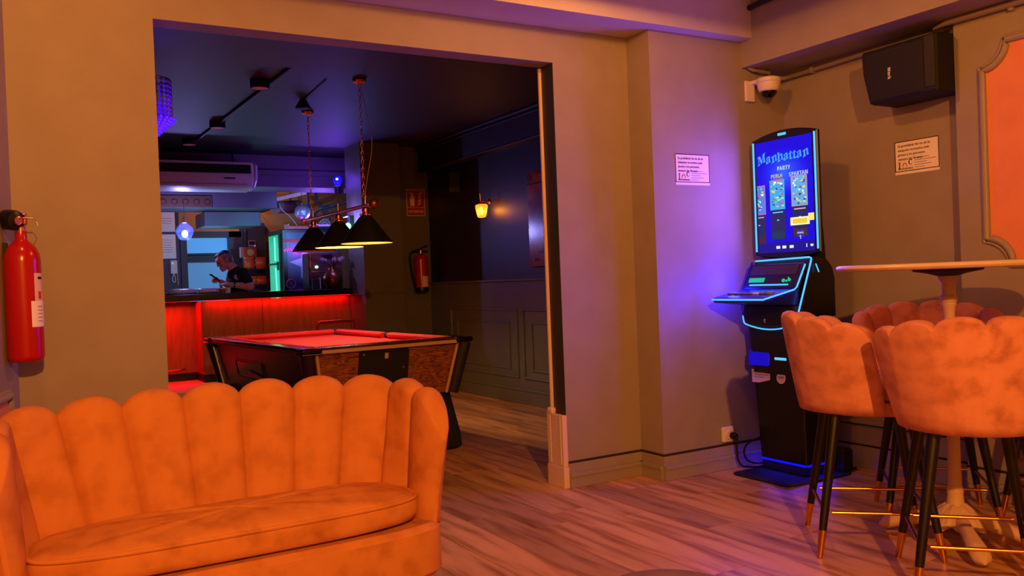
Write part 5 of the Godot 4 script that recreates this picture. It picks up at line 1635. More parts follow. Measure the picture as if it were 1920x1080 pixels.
	part(cf, "drip_tray", MB.new().rbox(Vector3(-0.02, 0.10, 0.13), Vector3(0.30, 0.025, 0.06), 0.004).rbox(Vector3(-0.04, 0.045, 0.115), Vector3(0.12, 0.09, 0.02), 0.004), M.black_plastic)
	part(cf, "chrome_edge", MB.new().bar(Vector3(-0.165, 0.12, 0.114), Vector3(-0.165, 0.37, 0.114), 0.004).bar(Vector3(-0.165, 0.185, 0.114), Vector3(0.16, 0.185, 0.114), 0.003), M.brass)
	part(cf, "knob_light", MB.new().ball(Vector3(-0.10, 0.235, 0.115), Vector3(0.020, 0.016, 0.012), 14, 8), glow("knob_light", Color(0.7, 0.95, 0.9), 1.4))
	var cd := thing("card_reader", "small dark card reader with a white edge beside the copper vase", "card reader", Vector3(2.80, y, -8.74))
	part(cd, "body", MB.new().rbox(Vector3(0, 0.055, 0), Vector3(0.075, 0.11, 0.03), 0.006), M.dark_strip)
	part(cd, "white_edge", MB.new().rbox(Vector3(0.046, 0.06, 0), Vector3(0.010, 0.11, 0.03), 0.003), M.white_plastic)
	var wl := thing("added_warm_lamp", "small unseen warm lamp added behind the second beam to brighten the bar", "lamp", Vector3(2.62, 2.42, -11.15))  # added out of view to warm the back of the bar
	part(wl, "bulb", MB.new().ball(Vector3.ZERO, Vector3(0.04, 0.05, 0.04), 14, 10), glow("added_warm_bulb", Color(1.0, 0.66, 0.32), 4.0))
	part(wl, "rod", MB.new().bar(Vector3(0, 0.04, 0), Vector3(0, 0.49, 0), 0.006), M.black_matt)
	omni(wl, "added_warm_light", Vector3.ZERO, Color(1.0, 0.62, 0.30), 0.42, 0.04)
	# display fridge with a green lit door
	var f := thing("display_fridge", "black display fridge with a green lit door and a printed star side", "fridge", Vector3(3.17, 0, -10.29))
	part(f, "cabinet", MB.new().rbox(Vector3(0, 0.89, 0), Vector3(0.68, 1.775, 0.58), 0.008), M.black_plastic)
	var green := glow("door_green_light", Color(0.01, 0.78, 0.50), 0.75)
	part(f, "door_glow_lamp", MB.new().rbox(Vector3(-0.345, 1.05, -0.03), Vector3(0.012, 1.35, 0.46), 0.004), green)
	part(f, "light_tube", MB.new().bar(Vector3(-0.356, 1.42, 0.02), Vector3(-0.356, 1.70, 0.02), 0.008).bar(Vector3(-0.356, 0.9, 0.05), Vector3(-0.356, 1.34, 0.02), 0.007), glow("door_tube_light", Color(0.35, 1.0, 0.8), 2.0))
	part(f, "door_bars", MB.new().box(Vector3(-0.354, 1.385, -0.03), Vector3(0.014, 0.022, 0.46)).box(Vector3(-0.354, 1.36, 0.12), Vector3(0.014, 0.10, 0.05)).box(Vector3(-0.352, 1.05, 0.205), Vector3(0.016, 1.36, 0.03)), M.dark_strip)
	area(f, "door_light", Vector3(-0.37, 1.3, -0.03), Vector3(-1, 0, 0), Vector3.UP, 0.8, 0.4, Color(0.02, 1.0, 0.62), 0.30)
	part(f, "printed_side", MB.new().box(Vector3(0.02, 0.89, 0.291), Vector3(0.62, 1.70, 0.002)), mat("fridge_print", Color(0.30, 0.31, 0.42), 0.3))
	var star := PackedVector2Array()
	for j in 10:
		var a := PI / 2 + TAU * j / 10.0 + 0.25
		star.append(Vector2(cos(a), sin(a)) * (0.21 if j % 2 == 0 else 0.085))
	part(f, "printed_star", MB.new().prism(star, 0.292, 0.2935, Transform3D(Basis(), Vector3(-0.06, 1.385, 0))), mat("star_print", Color(0.60, 0.60, 0.70), 0.4))
	part(f, "printed_ring", MB.new().tube(circle3(Vector3(-0.258, 1.145, 0.2935), 0.052, 28), 0.005, 6, true), M.ink_grey)
	text(f, "R", 0.045, Transform3D(Basis(), Vector3(-0.258, 1.145, 0.294)), M.ink_grey)
	part(f, "door_badge", MB.new().rbox(Vector3(-0.235, 1.647, 0.294), Vector3(0.20, 0.035, 0.004), 0.001), M.sign_red)
	var nz := PackedVector3Array()
	for j in 22:
		nz.append(Vector3(-0.33 + 0.0135 * j, 1.535 + (0.022 if j % 2 == 0 else -0.018) * (1.0 if j % 5 else 0.3), 0.300))
	part(f, "neon_sign", MB.new().tube(nz, 0.005, 6), glow("neon_pink", Color(1.0, 0.12, 0.75), 2.2))
	omni(f, "neon_light", Vector3(-0.18, 1.53, 0.34), Color(0.75, 0.10, 1.0), 0.05, 0.02)
	var tp := thing("flat_box", "flat pinkish box lying on top of the display fridge", "box", Vector3(3.08, 1.778, -10.10))
	part(tp, "carton", MB.new().rbox(Vector3(0, 0.020, 0), Vector3(0.34, 0.036, 0.18), 0.004), M.bag_pink)
	part(tp, "end_flap", MB.new().rbox(Vector3(-0.165, 0.032, 0), Vector3(0.012, 0.064, 0.16), 0.003), M.sign_cream)
	var vb := thing("added_violet_bar", "violet light bar added on the display fridge to brighten the bulkhead", "lamp", Vector3(3.30, 1.81, -10.05))  # added lamp, lights the bulkhead underside from below
	part(vb, "added_tube", MB.new().rbox(Vector3(0, 0.016, 0), Vector3(0.24, 0.022, 0.03), 0.008), glow("added_violet_tube", Color(0.5, 0.36, 1.0), 1.6))
	part(vb, "foot", MB.new().rbox(Vector3(0, -0.014, 0), Vector3(0.26, 0.034, 0.05), 0.004), M.black_matt)
	area(vb, "added_violet_light", Vector3(0, 0.034, 0.01), Vector3(-0.25, 1, 0.35), Vector3.RIGHT, 0.22, 0.03, Color(0.55, 0.38, 1.0), 0.9)
	# snack rack
	var rk := thing("snack_rack", "black wire snack rack standing behind the man's shoulder", "rack", Vector3(2.76, 0.0, -11.12))
	var wr := MB.new()
	for sx in [-1, 1]:
		for sz in [-1, 1]:
			wr.bar(Vector3(0.145 * sx, 0.0, 0.10 * sz), Vector3(0.145 * sx, 1.50, 0.10 * sz), 0.005, -1, 6)
	part(rk, "frame", wr, M.black_matt)
	for yy in [1.345, 1.145, 0.9]:
		part(rk, "shelf", MB.new().rbox(Vector3(0, yy, 0), Vector3(0.30, 0.014, 0.22), 0.003), M.black_matt)
	var rb := thing("red_box", "square red carton with a round emblem on top of the snack rack", "box", Vector3(2.712, 1.500, -11.14))
	part(rb, "carton", MB.new().rbox(Vector3(0, 0.066, 0), Vector3(0.192, 0.132, 0.10), 0.003), M.box_red)
	part(rb, "round_emblem", MB.new().lathe([Vector2(0, 0.05), Vector2(0.043, 0.05), Vector2(0.043, 0.052), Vector2(0, 0.052)], 24, Transform3D(Basis(Vector3.RIGHT, PI / 2), Vector3(0.020, 0.064, 0))), M.bag_print)
	var labs := ["pink topped orange snack bag at the left of the upper shelf", "orange snack bag at the right of the upper shelf", "orange snack bag lying at the left of the lower shelf", "brown orange snack bag lying at the right of the lower shelf"]
	var bp := [Vector3(2.695, 1.352, -11.06), Vector3(2.842, 1.352, -11.06), Vector3(2.735, 1.152, -11.06), Vector3(2.842, 1.152, -11.06)]
	for k in 4:
		var hgt: float = 0.140 if k < 2 else 0.100
		var b := thing("snack_bag", labs[k], "snack bag", bp[k], 0.0, "orange snack bags on the rack")
		part(b, "pouch", crumple(Vector3(0, hgt * 0.5, 0), Vector3(0.068, hgt * 0.5, 0.035), 20 + k), M.bag_orange)
		part(b, "top_seal", MB.new().rbox(Vector3(0, hgt, 0.004), Vector3(0.12, 0.016, 0.006), 0.002), M.bag_orange)
		part(b, "print_patch", MB.new().ball(Vector3(-0.010, hgt * 0.55, 0.026), Vector3(0.044, hgt * 0.16, 0.010), 12, 6), M.bag_pink if k == 0 else M.bag_print)
	# notices, intercom, thermostat
	var pz := -11.432
	for k in 2:
		var p := thing("posted_notice", ["upper pale notice sheet pinned above the bar intercom", "lower pale printed sheet pinned above the bar intercom"][k], "notice", Vector3(1.795, [1.975, 1.668][k], pz), 0.0, "notices behind the bar")
		part(p, "sheet", MB.new().box(Vector3(0, 0, 0), Vector3(0.215, [0.25, 0.30][k], 0.003)), M.paper)
		for j in [3, 6][k]:
			part(p, "print_line", MB.new().box(Vector3(0, [0.04, 0.08][k] - 0.03 * j, 0.002), Vector3(0.16 - 0.02 * (j % 3), 0.005, 0.001)), M.ink_grey)
	var ic := thing("wall_intercom", "pale wall intercom handset with a looped cord below the notices", "intercom", Vector3(1.865, 1.41, pz))
	part(ic, "handset", MB.new().rbox(Vector3(0, 0, 0.02), Vector3(0.082, 0.17, 0.04), 0.012), M.white_plastic)
	part(ic, "button_light", MB.new().ball(Vector3(-0.015, 0.045, 0.041), Vector3(0.008, 0.006, 0.004), 8, 4), glow("intercom_led", Color(0.9, 0.85, 1.0), 1.0))
	part(ic, "cord", MB.new().tube(curve([Vector3(0, -0.08, 0.02), Vector3(-0.022, -0.13, 0.025), Vector3(-0.018, -0.18, 0.03), Vector3(0.006, -0.185, 0.03), Vector3(0.012, -0.14, 0.025), Vector3(0.002, -0.09, 0.02)]), 0.005, 6).bar(Vector3(0.04, -0.08, 0.01), Vector3(0.045, -0.22, 0.01), 0.003), M.white_plastic)
	var th := thing("thermostat", "small pale thermostat with a dark display on the panel above the red carton", "thermostat", Vector3(2.832, 1.688, -11.412))
	part(th, "case", MB.new().rbox(Vector3(0, 0, 0), Vector3(0.098, 0.084, 0.022), 0.006), M.grey_plastic)
	part(th, "display", MB.new().rbox(Vector3(0, 0.010, 0.011), Vector3(0.074, 0.044, 0.003), 0.001), M.dead_screen)
	part(th, "led_lamp", MB.new().ball(Vector3(0.034, -0.028, 0.012), Vector3.ONE * 0.006, 8, 4), glow("thermostat_led", Color(0.9, 0.9, 1.0), 1.2))
	# hood, ducts, pipes
	var hd := thing("extractor_hood", "boxy pale extractor hood under the beam behind the bar", "hood", Vector3(2.45, 1.87, -11.0))
	part(hd, "box", MB.new().rbox(Vector3(0, 0.085, 0), Vector3(0.66, 0.17, 0.56), 0.008), M.grey_plastic)
	part(hd, "filter_slot", MB.new().rbox(Vector3(0.08, 0.002, 0.15), Vector3(0.36, 0.006, 0.05), 0.002), M.grey_plastic)
	part(hd, "rod", MB.new().bar(Vector3(0.10, 0.16, 0.02), Vector3(0.10, 0.20, 0.02), 0.006), M.dark_strip)
	var dc := thing("air_duct", "beige round air duct and timber batten high at the back of the bar", "duct", Vector3(3.05, 2.06, -10.7))
	part(dc, "duct", MB.new().bar(Vector3(-0.17, 0.01, 0.30), Vector3(0.22, 0.05, -0.1), 0.075, 0.075, 20), M.duct)
	part(dc, "collar", MB.new().bar(Vector3(0.10, 0.035, 0.02), Vector3(0.22, 0.055, -0.1), 0.085, 0.085, 20), M.duct)
	part(dc, "batten", MB.new().rbox(Vector3(-0.03, 0.135, 0.28), Vector3(0.50, 0.045, 0.04), 0.004, Basis(Vector3.BACK, 0.24)), M.sign_cream)
	part(dc, "hanger", MB.new().bar(Vector3(0.10, 0.1, 0.0), Vector3(0.10, 0.84, 0.0), 0.005), M.dark_strip)
	var pp := [[Vector3(3.391, 2.961, -10.780), Vector3(3.391, 2.237, -10.760), Vector3(3.406, 2.113, -10.760), Vector3(3.473, 1.999, -10.760), Vector3(3.556, 1.948, -10.810), Vector3(3.587, 1.824, -10.860), Vector3(3.587, 1.307, -10.960)], [Vector3(3.489, 2.961, -10.720), Vector3(3.491, 2.237, -10.720), Vector3(3.535, 2.144, -10.720), Vector3(3.608, 2.061, -10.720), Vector3(3.644, 1.958, -10.720), Vector3(3.649, 1.720, -10.720), Vector3(3.649, 0.000, -10.720)]]
	for k in 2:
		var p := thing("water_pipe", ["blue grey pipe bending behind the disco ball", "outer blue grey pipe bending down beside the display fridge"][k], "pipe", Vector3.ZERO, 0.0, "pipes at the back of the bar")
		part(p, "pipe", MB.new().tube(curve(pp[k]), 0.017, 10), M.pipe_paint)
	var pf := thing("water_pipe", "sloping pale pipe running to the pillar under the bulkhead", "pipe", Vector3.ZERO, 0.0, "pipes at the back of the bar")
	part(pf, "pipe", MB.new().tube(curve([Vector3(3.47, 1.75, -10.9), Vector3(3.50, 2.02, -10.85), Vector3(3.60, 2.10, -10.7), Vector3(3.95, 2.17, -10.2), Vector3(4.44, 2.24, -9.9)]), 0.018, 10), M.pipe_paint)
	part(pf, "coupling", MB.new().bar(Vector3(3.60, 2.10, -10.7), Vector3(3.68, 2.118, -10.58), 0.026), M.pipe_paint)
	var cl := thing("hanging_cable", "thin pale cable sagging from the beam to the fridge top", "cable", Vector3.ZERO)
	part(cl, "cable", MB.new().tube(curve([Vector3(2.90, 2.10, -10.30), Vector3(2.92, 2.03, -10.28), Vector3(3.00, 1.95, -10.25), Vector3(3.06, 1.86, -10.22), Vector3(3.10, 1.78, -10.20)]), 0.004, 6), M.raw_trim)
	var fn := thing("round_grille", "small round lattice grille glowing violet between the pipes", "grille", Vector3(3.585, 1.88, -10.72), -0.7)
	part(fn, "rim", MB.new().tube(circle3(Vector3.ZERO, 0.072, 28), 0.008, 8, true), M.raw_trim)
	var lt := MB.new()
	for j in 9:
		var a := TAU * j / 9.0
		lt.bar(Vector3(0.018 * cos(a), 0.018 * sin(a), 0), Vector3(0.07 * cos(a + 0.5), 0.07 * sin(a + 0.5), 0), 0.005, -1, 6)
	lt.tube(circle3(Vector3.ZERO, 0.042, 20), 0.004, 6, true)
	part(fn, "lattice", lt, M.raw_trim)
	part(fn, "back", MB.new().lathe([Vector2(0, -0.03), Vector2(0.07, -0.03), Vector2(0.07, -0.01), Vector2(0, -0.01)], 24, Transform3D(Basis(Vector3.RIGHT, PI / 2), Vector3.ZERO)), M.bulkhead_paint)
	part(fn, "stalk", MB.new().bar(Vector3(0.0, -0.07, -0.01), Vector3(0.05, -0.55, -0.06), 0.008), M.pipe_paint)
	# disco ball of flat mirror tiles
	var db := thing("disco_ball", "small mirrored disco ball hanging over the bar", "disco ball", Vector3(3.08, 1.976, -10.0))
	var st := MB.new()
	for a in 11:
		var t0 := -PI / 2 + PI * a / 11.0
		var t1 := -PI / 2 + PI * (a + 1) / 11.0
		var n := maxi(5, int(22 * cos((t0 + t1) * 0.5)))
		for j in n:
			var p0 := TAU * j / n
			var p1 := TAU * (j + 0.94) / n
			var t2 := lerpf(t0, t1, 0.94)
			var s := st.ix.size()
			var r := 0.090
			st.quad(Vector3(cos(t0) * cos(p0), sin(t0), cos(t0) * sin(p0)) * r, Vector3(cos(t0) * cos(p1), sin(t0), cos(t0) * sin(p1)) * r, Vector3(cos(t2) * cos(p1), sin(t2), cos(t2) * sin(p1)) * r, Vector3(cos(t2) * cos(p0), sin(t2), cos(t2) * sin(p0)) * r)
			if (st.v[st.ix[s + 2]] - st.v[st.ix[s]]).cross(st.v[st.ix[s + 1]] - st.v[st.ix[s]]).dot(st.v[st.ix[s]]) < 0:
				var q := st.ix.slice(s)
				q.reverse()
				for k in q.size():
					st.ix[s + k] = q[k]
	part(db, "mirror_tiles", st, M.mirror)
	part(db, "core", MB.new().ball(Vector3.ZERO, Vector3.ONE * 0.086, 22, 14), M.grey_plastic)
	part(db, "cord", MB.new().bar(Vector3(0, 0.09, 0), Vector3(0, 0.93, 0), 0.003), M.black_matt)
	part(db, "cap", MB.new().bar(Vector3(0, 0.082, 0), Vector3(0, 0.105, 0), 0.018), M.brass)
	# glass globe pendant
	var gp := thing("globe_pendant", "faceted glass globe pendant with a cold white bulb over the bar", "lamp", Vector3(1.745, 1.755, -9.9))
	var gr := []
	for l in [[0.030, 0.095], [0.035, 0.085], [0.085, 0.035], [0.095, -0.01], [0.060, -0.085], [0.045, -0.095]]:
		gr.append(circle(l[0], l[1], 8))
	var gs := MB.new()
	for k in gr.size() - 1:
		for j in 8:
			gs.quad(gr[k][j], gr[k][(j + 1) % 8], gr[k + 1][(j + 1) % 8], gr[k + 1][j])
	var gm := mat("globe_glass", Color(0.45, 0.65, 1.0, 0.02), 0.3)
	gm.transparency = BaseMaterial3D.TRANSPARENCY_ALPHA
	part(gp, "glass_globe", gs, gm)
	part(gp, "socket", MB.new().bar(Vector3(0, 0.09, 0), Vector3(0, 0.155, 0), 0.022, 0.016, 14), M.raw_trim)
	part(gp, "cord", MB.new().bar(Vector3(0, 0.15, 0), Vector3(0, 1.15, 0), 0.004), M.raw_trim)
	part(gp, "bulb", MB.new().ball(Vector3(0, -0.030, 0), Vector3(0.034, 0.042, 0.034), 14, 10), glow("globe_bulb", Color(0.70, 0.85, 1.0), 3.5))
	omni(gp, "globe_light", Vector3(0, -0.03, 0), Color(0.62, 0.58, 1.0), 0.7, 0.03)
	# blue spot under the bulkhead at the pillar
	var bs := thing("blue_spotlight", "blue glass spotlight clamped high on the side of the pillar", "lamp", Vector3(3.075, 2.195, -8.72))
	part(bs, "lens", MB.new().ball(Vector3.ZERO, Vector3(0.046, 0.050, 0.040), 16, 10), glow("blue_spot_lens_light", Color(0.06, 0.05, 1.0), 1.6))
	part(bs, "hot_core_lamp", MB.new().ball(Vector3(-0.018, 0.012, 0.030), Vector3(0.014, 0.014, 0.014), 12, 8), glow("blue_spot_core_light", Color(0.5, 0.55, 1.0), 6.0))
	part(bs, "can", MB.new().bar(Vector3(0.0, -0.05, -0.03), Vector3(0.015, -0.13, -0.06), 0.035, 0.028, 14), M.black_matt)
	part(bs, "yoke", MB.new().rbox(Vector3(0.044, -0.05, -0.02), Vector3(0.024, 0.16, 0.06), 0.004), M.black_matt)
	omni(bs, "blue_spot_light", Vector3(0, 0, 0.0), Color(0.46, 0.24, 1.0), 0.16, 0.04)
	# air conditioner
	var ac := thing("air_conditioner", "long white air conditioner hung from the pool room ceiling before the bar", "air conditioner", Vector3(0, 0, 0))
	var pr := PackedVector2Array([Vector2(-8.95, 2.385), Vector2(-8.95, 2.262), Vector2(-8.962, 2.200), Vector2(-9.00, 2.145), Vector2(-9.07, 2.117), Vector2(-9.25, 2.112), Vector2(-9.26, 2.385)])
	var ax := Transform3D(Basis(Vector3(0, 0, 1), Vector3(0, 1, 0), Vector3(-1, 0, 0)), Vector3.ZERO)
	part(ac, "body", MB.new().prism(pr, -2.27, -0.45, ax, 0.012), M.ac_white)
	part(ac, "end_cover", MB.new().prism(PackedVector2Array([Vector2(-8.957, 2.375), Vector2(-8.957, 2.268), Vector2(-8.985, 2.20), Vector2(-9.08, 2.135), Vector2(-9.25, 2.125), Vector2(-9.25, 2.375)]), -2.315, -2.27, ax, 0.02), M.ac_white)
	part(ac, "intake", MB.new().box(Vector3(1.36, 2.316, -8.951), Vector3(1.76, 0.088, 0.010)), M.ac_dark)
	for k in 3:
		part(ac, "louvre", MB.new().rbox(Vector3(1.36, 2.290 + 0.024 * k, -8.942), Vector3(1.76, 0.005, 0.014), 0.002), M.ac_dark)
	part(ac, "outlet_flap", MB.new().rbox(Vector3(1.36, 2.165, -8.978), Vector3(1.70, 0.006, 0.02), 0.002, Basis(Vector3.RIGHT, 0.5)), M.ac_white)
	part(ac, "badge", MB.new().rbox(Vector3(2.03, 2.222, -8.950), Vector3(0.11, 0.012, 0.006), 0.002), M.ac_dark)
	for x in [0.7, 2.1]:
		part(ac, "hanger", MB.new().bar(Vector3(x, 2.37, -9.1), Vector3(x, 2.53, -9.1), 0.008), M.dark_strip)
	# switch plate with five round sockets on the second beam
	var pl := thing("socket_panel", "pinkish panel with five round sockets along the beam behind the bar", "panel", Vector3(1.65, 2.118, -10.296))
	part(pl, "plate", MB.new().rbox(Vector3(0, 0, 0), Vector3(0.95, 0.132, 0.012), 0.003), M.card)
	for k in 6:
		part(pl, "round_socket", MB.new().lathe([Vector2(0, 0.004), Vector2(0.026, 0.004), Vector2(0.030, 0.010), Vector2(0.034, 0.008), Vector2(0.034, 0)], 20, Transform3D(Basis(Vector3.RIGHT, PI / 2), Vector3(-0.166 + 0.118 * k - 0.002, -0.006, 0))), M.ac_dark)


func circle3(c: Vector3, r: float, n: int) -> PackedVector3Array:
	var q := PackedVector3Array()
	for j in n:
		q.append(c + Vector3(r * cos(TAU * j / n), r * sin(TAU * j / n), 0))
	return q


func crumple(c: Vector3, h: Vector3, seed_: int) -> MB:
	# a bag: a flattened ball pinched at top and bottom, dented by noise
	var f := FastNoiseLite.new()
	f.seed = seed_
	f.frequency = 9.0
	var rows := []
	for a in 11:
		var t := -1.0 + 2.0 * a / 10.0
		var w := pow(maxf(0.0, 1.0 - pow(absf(t), 6.0)), 0.5) * 0.25 + 0.75
		var d := sqrt(maxf(0.02, 1.0 - t * t))
		var row := PackedVector3Array()
		for j in 24:
			var p := TAU * j / 24.0
			var q := Vector3(h.x * w * cos(p), h.y * t, h.z * d * sin(p))
			row.append(c + q * (1.0 + 0.22 * f.get_noise_3d(q.x * 2.0, q.y * 2.0, q.z * 2.0 + seed_)))
		rows.append(row)
	return MB.new().grid(rows, false, true, true, true)


# ---------------------------------------------------------------- the man behind the bar
# surface of a chain of tapered bones joined by a smooth minimum, as surface nets
func bones_mesh(bones: Array, cell: float, k: float) -> MB:
	var lo := Vector3(1e9, 1e9, 1e9)
	var hi := -lo
	for b in bones:
		for e in 2:
			var r: float = b[2 + e] + 3.0 * cell
			lo = lo.min(b[e] - Vector3.ONE * r)
			hi = hi.max(b[e] + Vector3.ONE * r)
	var nx := int((hi.x - lo.x) / cell) + 2
	var ny := int((hi.y - lo.y) / cell) + 2
	var nz := int((hi.z - lo.z) / cell) + 2
	var d := PackedFloat32Array()
	d.resize(nx * ny * nz)
	d.fill(1.0)
	for b in bones:
		var a: Vector3 = b[0]
		var ab: Vector3 = b[1] - a
		var ra: float = b[2]
		var rb: float = b[3]
		var m := maxf(ra, rb) + k + 2.5 * cell
		var p0 := ((a.min(b[1]) - Vector3.ONE * m) - lo) / cell
		var p1 := ((a.max(b[1]) + Vector3.ONE * m) - lo) / cell
		var l2 := maxf(ab.length_squared(), 1e-9)
		for z in range(maxi(0, int(p0.z)), mini(nz, int(p1.z) + 2)):
			for y in range(maxi(0, int(p0.y)), mini(ny, int(p1.y) + 2)):
				var i := (z * ny + y) * nx
				for x in range(maxi(0, int(p0.x)), mini(nx, int(p1.x) + 2)):
					var q := lo + Vector3(x, y, z) * cell - a
					var t := clampf(q.dot(ab) / l2, 0.0, 1.0)
					var e := (q - ab * t).length() - lerpf(ra, rb, t)
					var o := d[i + x]
					var h := maxf(k - absf(o - e), 0.0) / k
					d[i + x] = minf(o, e) - h * h * k * 0.25
	var mb := MB.new()
	var id := PackedInt32Array()
	id.resize(nx * ny * nz)
	id.fill(-1)
	var off := [0, 1, nx, nx + 1, nx * ny, nx * ny + 1, nx * ny + nx, nx * ny + nx + 1]
	for z in nz - 1:
		for y in ny - 1:
			for x in nx - 1:
				var i := (z * ny + y) * nx + x
				var mask := 0
				for c in 8:
					if d[i + off[c]] < 0.0:
						mask |= 1 << c
				if mask == 0 or mask == 255:
					continue
				var s := Vector3.ZERO
				var n := 0
				for c in 8:
					for ax in 3:
						var c2 := c | (1 << ax)
						if c2 == c:
							continue
						var u := d[i + off[c]]
						var w := d[i + off[c2]]
						if (u < 0.0) != (w < 0.0):
							var t := u / (u - w)
							var q := Vector3(c & 1, (c >> 1) & 1, (c >> 2) & 1)
							q[ax] += t
							s += q
							n += 1
				id[i] = mb.p(lo + (Vector3(x, y, z) + s / n) * cell)
	var st := [1, nx, nx * ny]
	for z in range(1, nz - 1):
		for y in range(1, ny - 1):
			for x in range(1, nx - 1):
				var i := (z * ny + y) * nx + x
				for ax in 3:
					var u := d[i]
					var w := d[i + st[ax]]
					if (u < 0.0) == (w < 0.0):
						continue
					var s1: int = st[(ax + 1) % 3]
					var s2: int = st[(ax + 2) % 3]
					var a := id[i]
					var b := id[i - s1]
					var c := id[i - s1 - s2]
					var e := id[i - s2]
					if u < 0.0:
						mb.tri(a, c, b)
						mb.tri(a, e, c)
					else:
						mb.tri(a, b, c)
						mb.tri(a, c, e)
	mb.fix(0)
	return mb


func make_person() -> void:
	var base := Vector3(2.29, 0, -9.62)
	var o := thing("person", "grey haired man in a black t-shirt leaning behind the bar over a phone", "person", base)
	var P := func(x: float, y: float, z: float) -> Vector3: return Vector3(x, y, z) - base
	var near := -9.46
	var far := -9.79
	var c: Vector3 = P.call(2.088, 1.418, -9.62)
	var f := Vector3(-0.90, -0.43, 0.04).normalized()
	var u := Vector3(-0.43, 0.90, 0.0).normalized()
	var s := f.cross(u)
	var H := func(a: float, b: float, e: float) -> Vector3: return c + (f * a + u * b + s * e) * 0.88
	var body := [
		[P.call(2.28, 0.90, -9.62), P.call(2.26, 1.03, -9.62), 0.120, 0.112], [P.call(2.26, 1.03, -9.62), P.call(2.225, 1.19, -9.62), 0.112, 0.112],
		[P.call(2.225, 1.22, near - 0.07), P.call(2.225, 1.22, far + 0.07), 0.085, 0.085],
		[P.call(2.215, 1.29, -9.62), P.call(2.14, 1.37, -9.62), 0.060, 0.050],
		[P.call(2.245, 1.268, near), P.call(2.290, 1.135, near + 0.06), 0.052, 0.042], [P.call(2.290, 1.128, near + 0.06), P.call(2.110, 1.152, near + 0.03), 0.040, 0.027],
		[P.call(2.215, 1.268, far), P.call(2.22, 1.10, far + 0.02), 0.052, 0.042], [P.call(2.22, 1.10, far + 0.02), P.call(2.060, 1.182, -9.60), 0.040, 0.027],
	]
	for sz in [near - 0.07, far + 0.07]:
		body.append([P.call(2.29, 0.88, sz), P.call(2.29, 0.48, sz), 0.085, 0.060])
		body.append([P.call(2.29, 0.48, sz), P.call(2.32, 0.08, sz), 0.058, 0.040])
		body.append([P.call(2.32, 0.045, sz), P.call(2.18, 0.035, sz), 0.040, 0.032])
	var skin := bones_mesh(body, 0.013, 0.04)
	# head on a finer grid: skull, brow, cheeks, nose, mouth, jaw, ears
	var head := bones_mesh([
		[H.call(-0.020, 0.030, 0.0), H.call(0.015, 0.030, 0.0), 0.0730, 0.0686], [H.call(0.030, -0.040, 0.0), H.call(0.050, -0.075, 0.0), 0.0510, 0.0317],
		[H.call(0.072, 0.030, 0.035), H.call(0.072, 0.030, -0.035), 0.0176, 0.0176], [H.call(0.055, -0.015, 0.042), H.call(0.055, -0.015, -0.042), 0.0211, 0.0211],
		[H.call(0.085, 0.012, 0.0), H.call(0.099, -0.020, 0.0), 0.0088, 0.0123], [H.call(0.082, -0.055, 0.016), H.call(0.082, -0.055, -0.016), 0.0088, 0.0088],
		[H.call(0.082, -0.067, 0.012), H.call(0.082, -0.067, -0.012), 0.0079, 0.0079], [H.call(0.070, -0.092, 0.0), H.call(0.062, -0.090, 0.0), 0.0194, 0.0194],
		[H.call(-0.010, 0.012, 0.080), H.call(-0.015, -0.025, 0.078), 0.0123, 0.0088], [H.call(-0.010, 0.012, -0.080), H.call(-0.015, -0.025, -0.078), 0.0123, 0.0088],
		[H.call(-0.030, -0.03, 0.0), P.call(2.15, 1.35, -9.62), 0.0440, 0.0440],
	], 0.006, 0.016)
	join(skin, head)
	# hands: palm and five fingers each; the far one holds the phone up
	for side in 2:
		var w: Vector3 = P.call(2.110, 1.152, near + 0.03) if side == 0 else P.call(2.060, 1.182, -9.60)
		var d := Vector3(-0.95, 0.18, -0.22).normalized() if side == 0 else Vector3(-0.82, 0.42, 0.38).normalized()
		var up := Vector3(0.15, 0.95, 0.15)
		up = (up - d * up.dot(d)).normalized()
		var sd := d.cross(up)
		var hb := [[w, w + d * 0.045, 0.026, 0.022], [w + d * 0.055 + sd * 0.020, w + d * 0.055 - sd * 0.022, 0.017, 0.015]]
		for k in 4:
			var k0 := w + d * 0.070 + sd * (0.027 - 0.018 * k)
			var l: float = [0.040, 0.046, 0.042, 0.034][k]
			var curl: float = [0.35, 0.6, 0.8, 0.95][k]
			var k1 := k0 + (d * 0.85 - up * curl * 0.5).normalized() * l
			var k2 := k1 + (d * (0.35 - curl) - up).normalized() * l * 0.7
			hb.append([k0, k1, 0.0095, 0.0085])
			hb.append([k1, k2, 0.0085, 0.0070])
		var t0 := w + d * 0.025 + sd * 0.026
		var t1 := t0 + (d * 0.7 + sd * 0.5 + up * 0.4).normalized() * 0.034
		hb.append([t0, t1, 0.012, 0.010])
		hb.append([t1, t1 + (d + up * 0.25 - sd * 0.25).normalized() * 0.028, 0.010, 0.008])
		join(skin, bones_mesh(hb, 0.004, 0.008))
	part(o, "body", skin, M.skin)
	part(o, "t_shirt", bones_mesh([
		[P.call(2.28, 0.92, -9.62), P.call(2.26, 1.03, -9.62), 0.134, 0.126], [P.call(2.26, 1.03, -9.62), P.call(2.225, 1.19, -9.62), 0.126, 0.126],
		[P.call(2.225, 1.22, near - 0.07), P.call(2.225, 1.22, far + 0.07), 0.098, 0.098], [P.call(2.225, 1.25, -9.62), P.call(2.20, 1.300, -9.62), 0.09, 0.066],
		[P.call(2.245, 1.268, near), P.call(2.272, 1.185, near + 0.04), 0.066, 0.060], [P.call(2.215, 1.268, far), P.call(2.218, 1.17, far + 0.012), 0.066, 0.060],
	], 0.012, 0.045), M.black_cloth)
	var tro := []
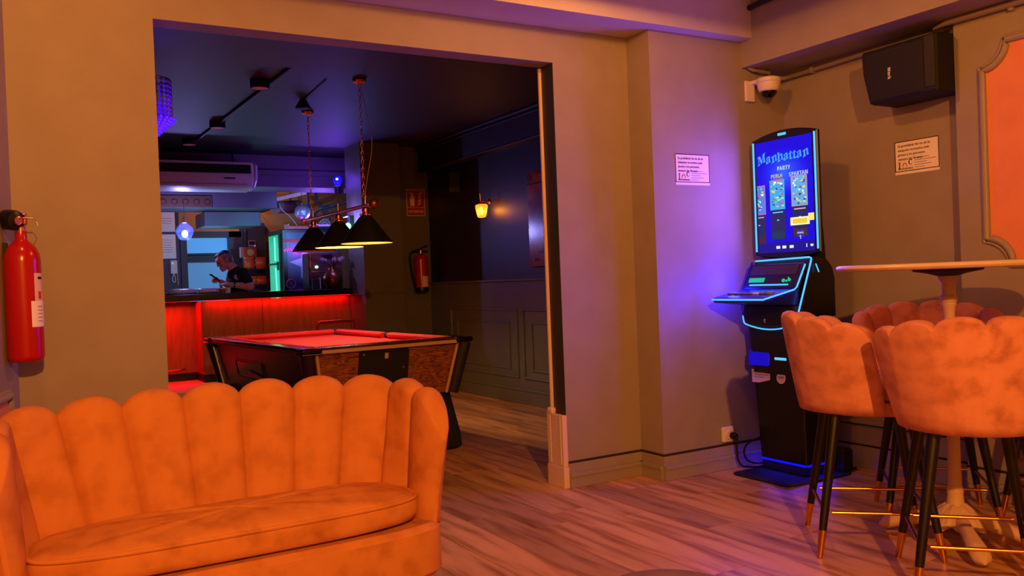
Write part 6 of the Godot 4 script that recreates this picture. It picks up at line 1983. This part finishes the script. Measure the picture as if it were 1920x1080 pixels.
	for sz in [near - 0.07, far + 0.07]:
		tro.append([P.call(2.29, 0.90, sz), P.call(2.29, 0.48, sz), 0.105, 0.078])
		tro.append([P.call(2.29, 0.48, sz), P.call(2.32, 0.10, sz), 0.078, 0.062])
	part(o, "trousers", bones_mesh(tro, 0.014, 0.03), M.denim)
	part(o, "hair", bones_mesh([[H.call(-0.030, 0.050, 0.0), H.call(0.016, 0.052, 0.0), 0.0642, 0.0581], [H.call(0.045, 0.085, 0.02), H.call(0.068, 0.088, 0.0), 0.0211, 0.0123]], 0.007, 0.02), M.hair)
	part(o, "grey_sides", bones_mesh([[H.call(-0.042, 0.018, 0.030), H.call(-0.010, 0.030, 0.034), 0.0546, 0.0493], [H.call(-0.042, 0.018, -0.030), H.call(-0.010, 0.030, -0.034), 0.0546, 0.0493], [H.call(-0.055, -0.02, 0.0), H.call(-0.05, 0.0, 0.0), 0.0440, 0.0440]], 0.007, 0.02), M.hair_grey)
	for e in [-1, 1]:
		part(o, "eye", MB.new().ball(H.call(0.083, 0.006, 0.031 * e), Vector3.ONE * 0.010, 10, 6), M.hair)
	part(o, "shirt_badge", MB.new().lathe([Vector2(0, 0.0), Vector2(0.030, 0.0), Vector2(0.030, 0.003), Vector2(0, 0.003)], 20, Transform3D(Basis(Vector3(0.98, 0, 0.17), Vector3(-0.17, 0.22, 0.96).normalized(), Vector3(0, -0.97, 0.22)), P.call(2.170, 1.235, near + 0.016))), M.ink_grey)
	part(o, "wristwatch", MB.new().bar(P.call(2.128, 1.150, near + 0.032), P.call(2.146, 1.148, near + 0.034), 0.031, 0.032, 16), M.black_plastic)
	var ph := thing("mobile_phone", "dark mobile phone held up in the man's hand", "phone", Vector3(1.965, 1.238, -9.545))
	part(ph, "case", MB.new().rbox(Vector3.ZERO, Vector3(0.012, 0.13, 0.065), 0.005, Basis(Vector3.BACK, 0.9)), M.black_plastic)
	part(ph, "screen", MB.new().rbox(Basis(Vector3.BACK, 0.9) * Vector3(0.0062, 0, 0), Vector3(0.001, 0.118, 0.058), 0.0004, Basis(Vector3.BACK, 0.9)), M.dead_screen)


func join(a: MB, b: MB) -> void:
	var i := a.v.size()
	a.v.append_array(b.v)
	a.t.append_array(b.t)
	for k in b.ix:
		a.ix.append(k + i)
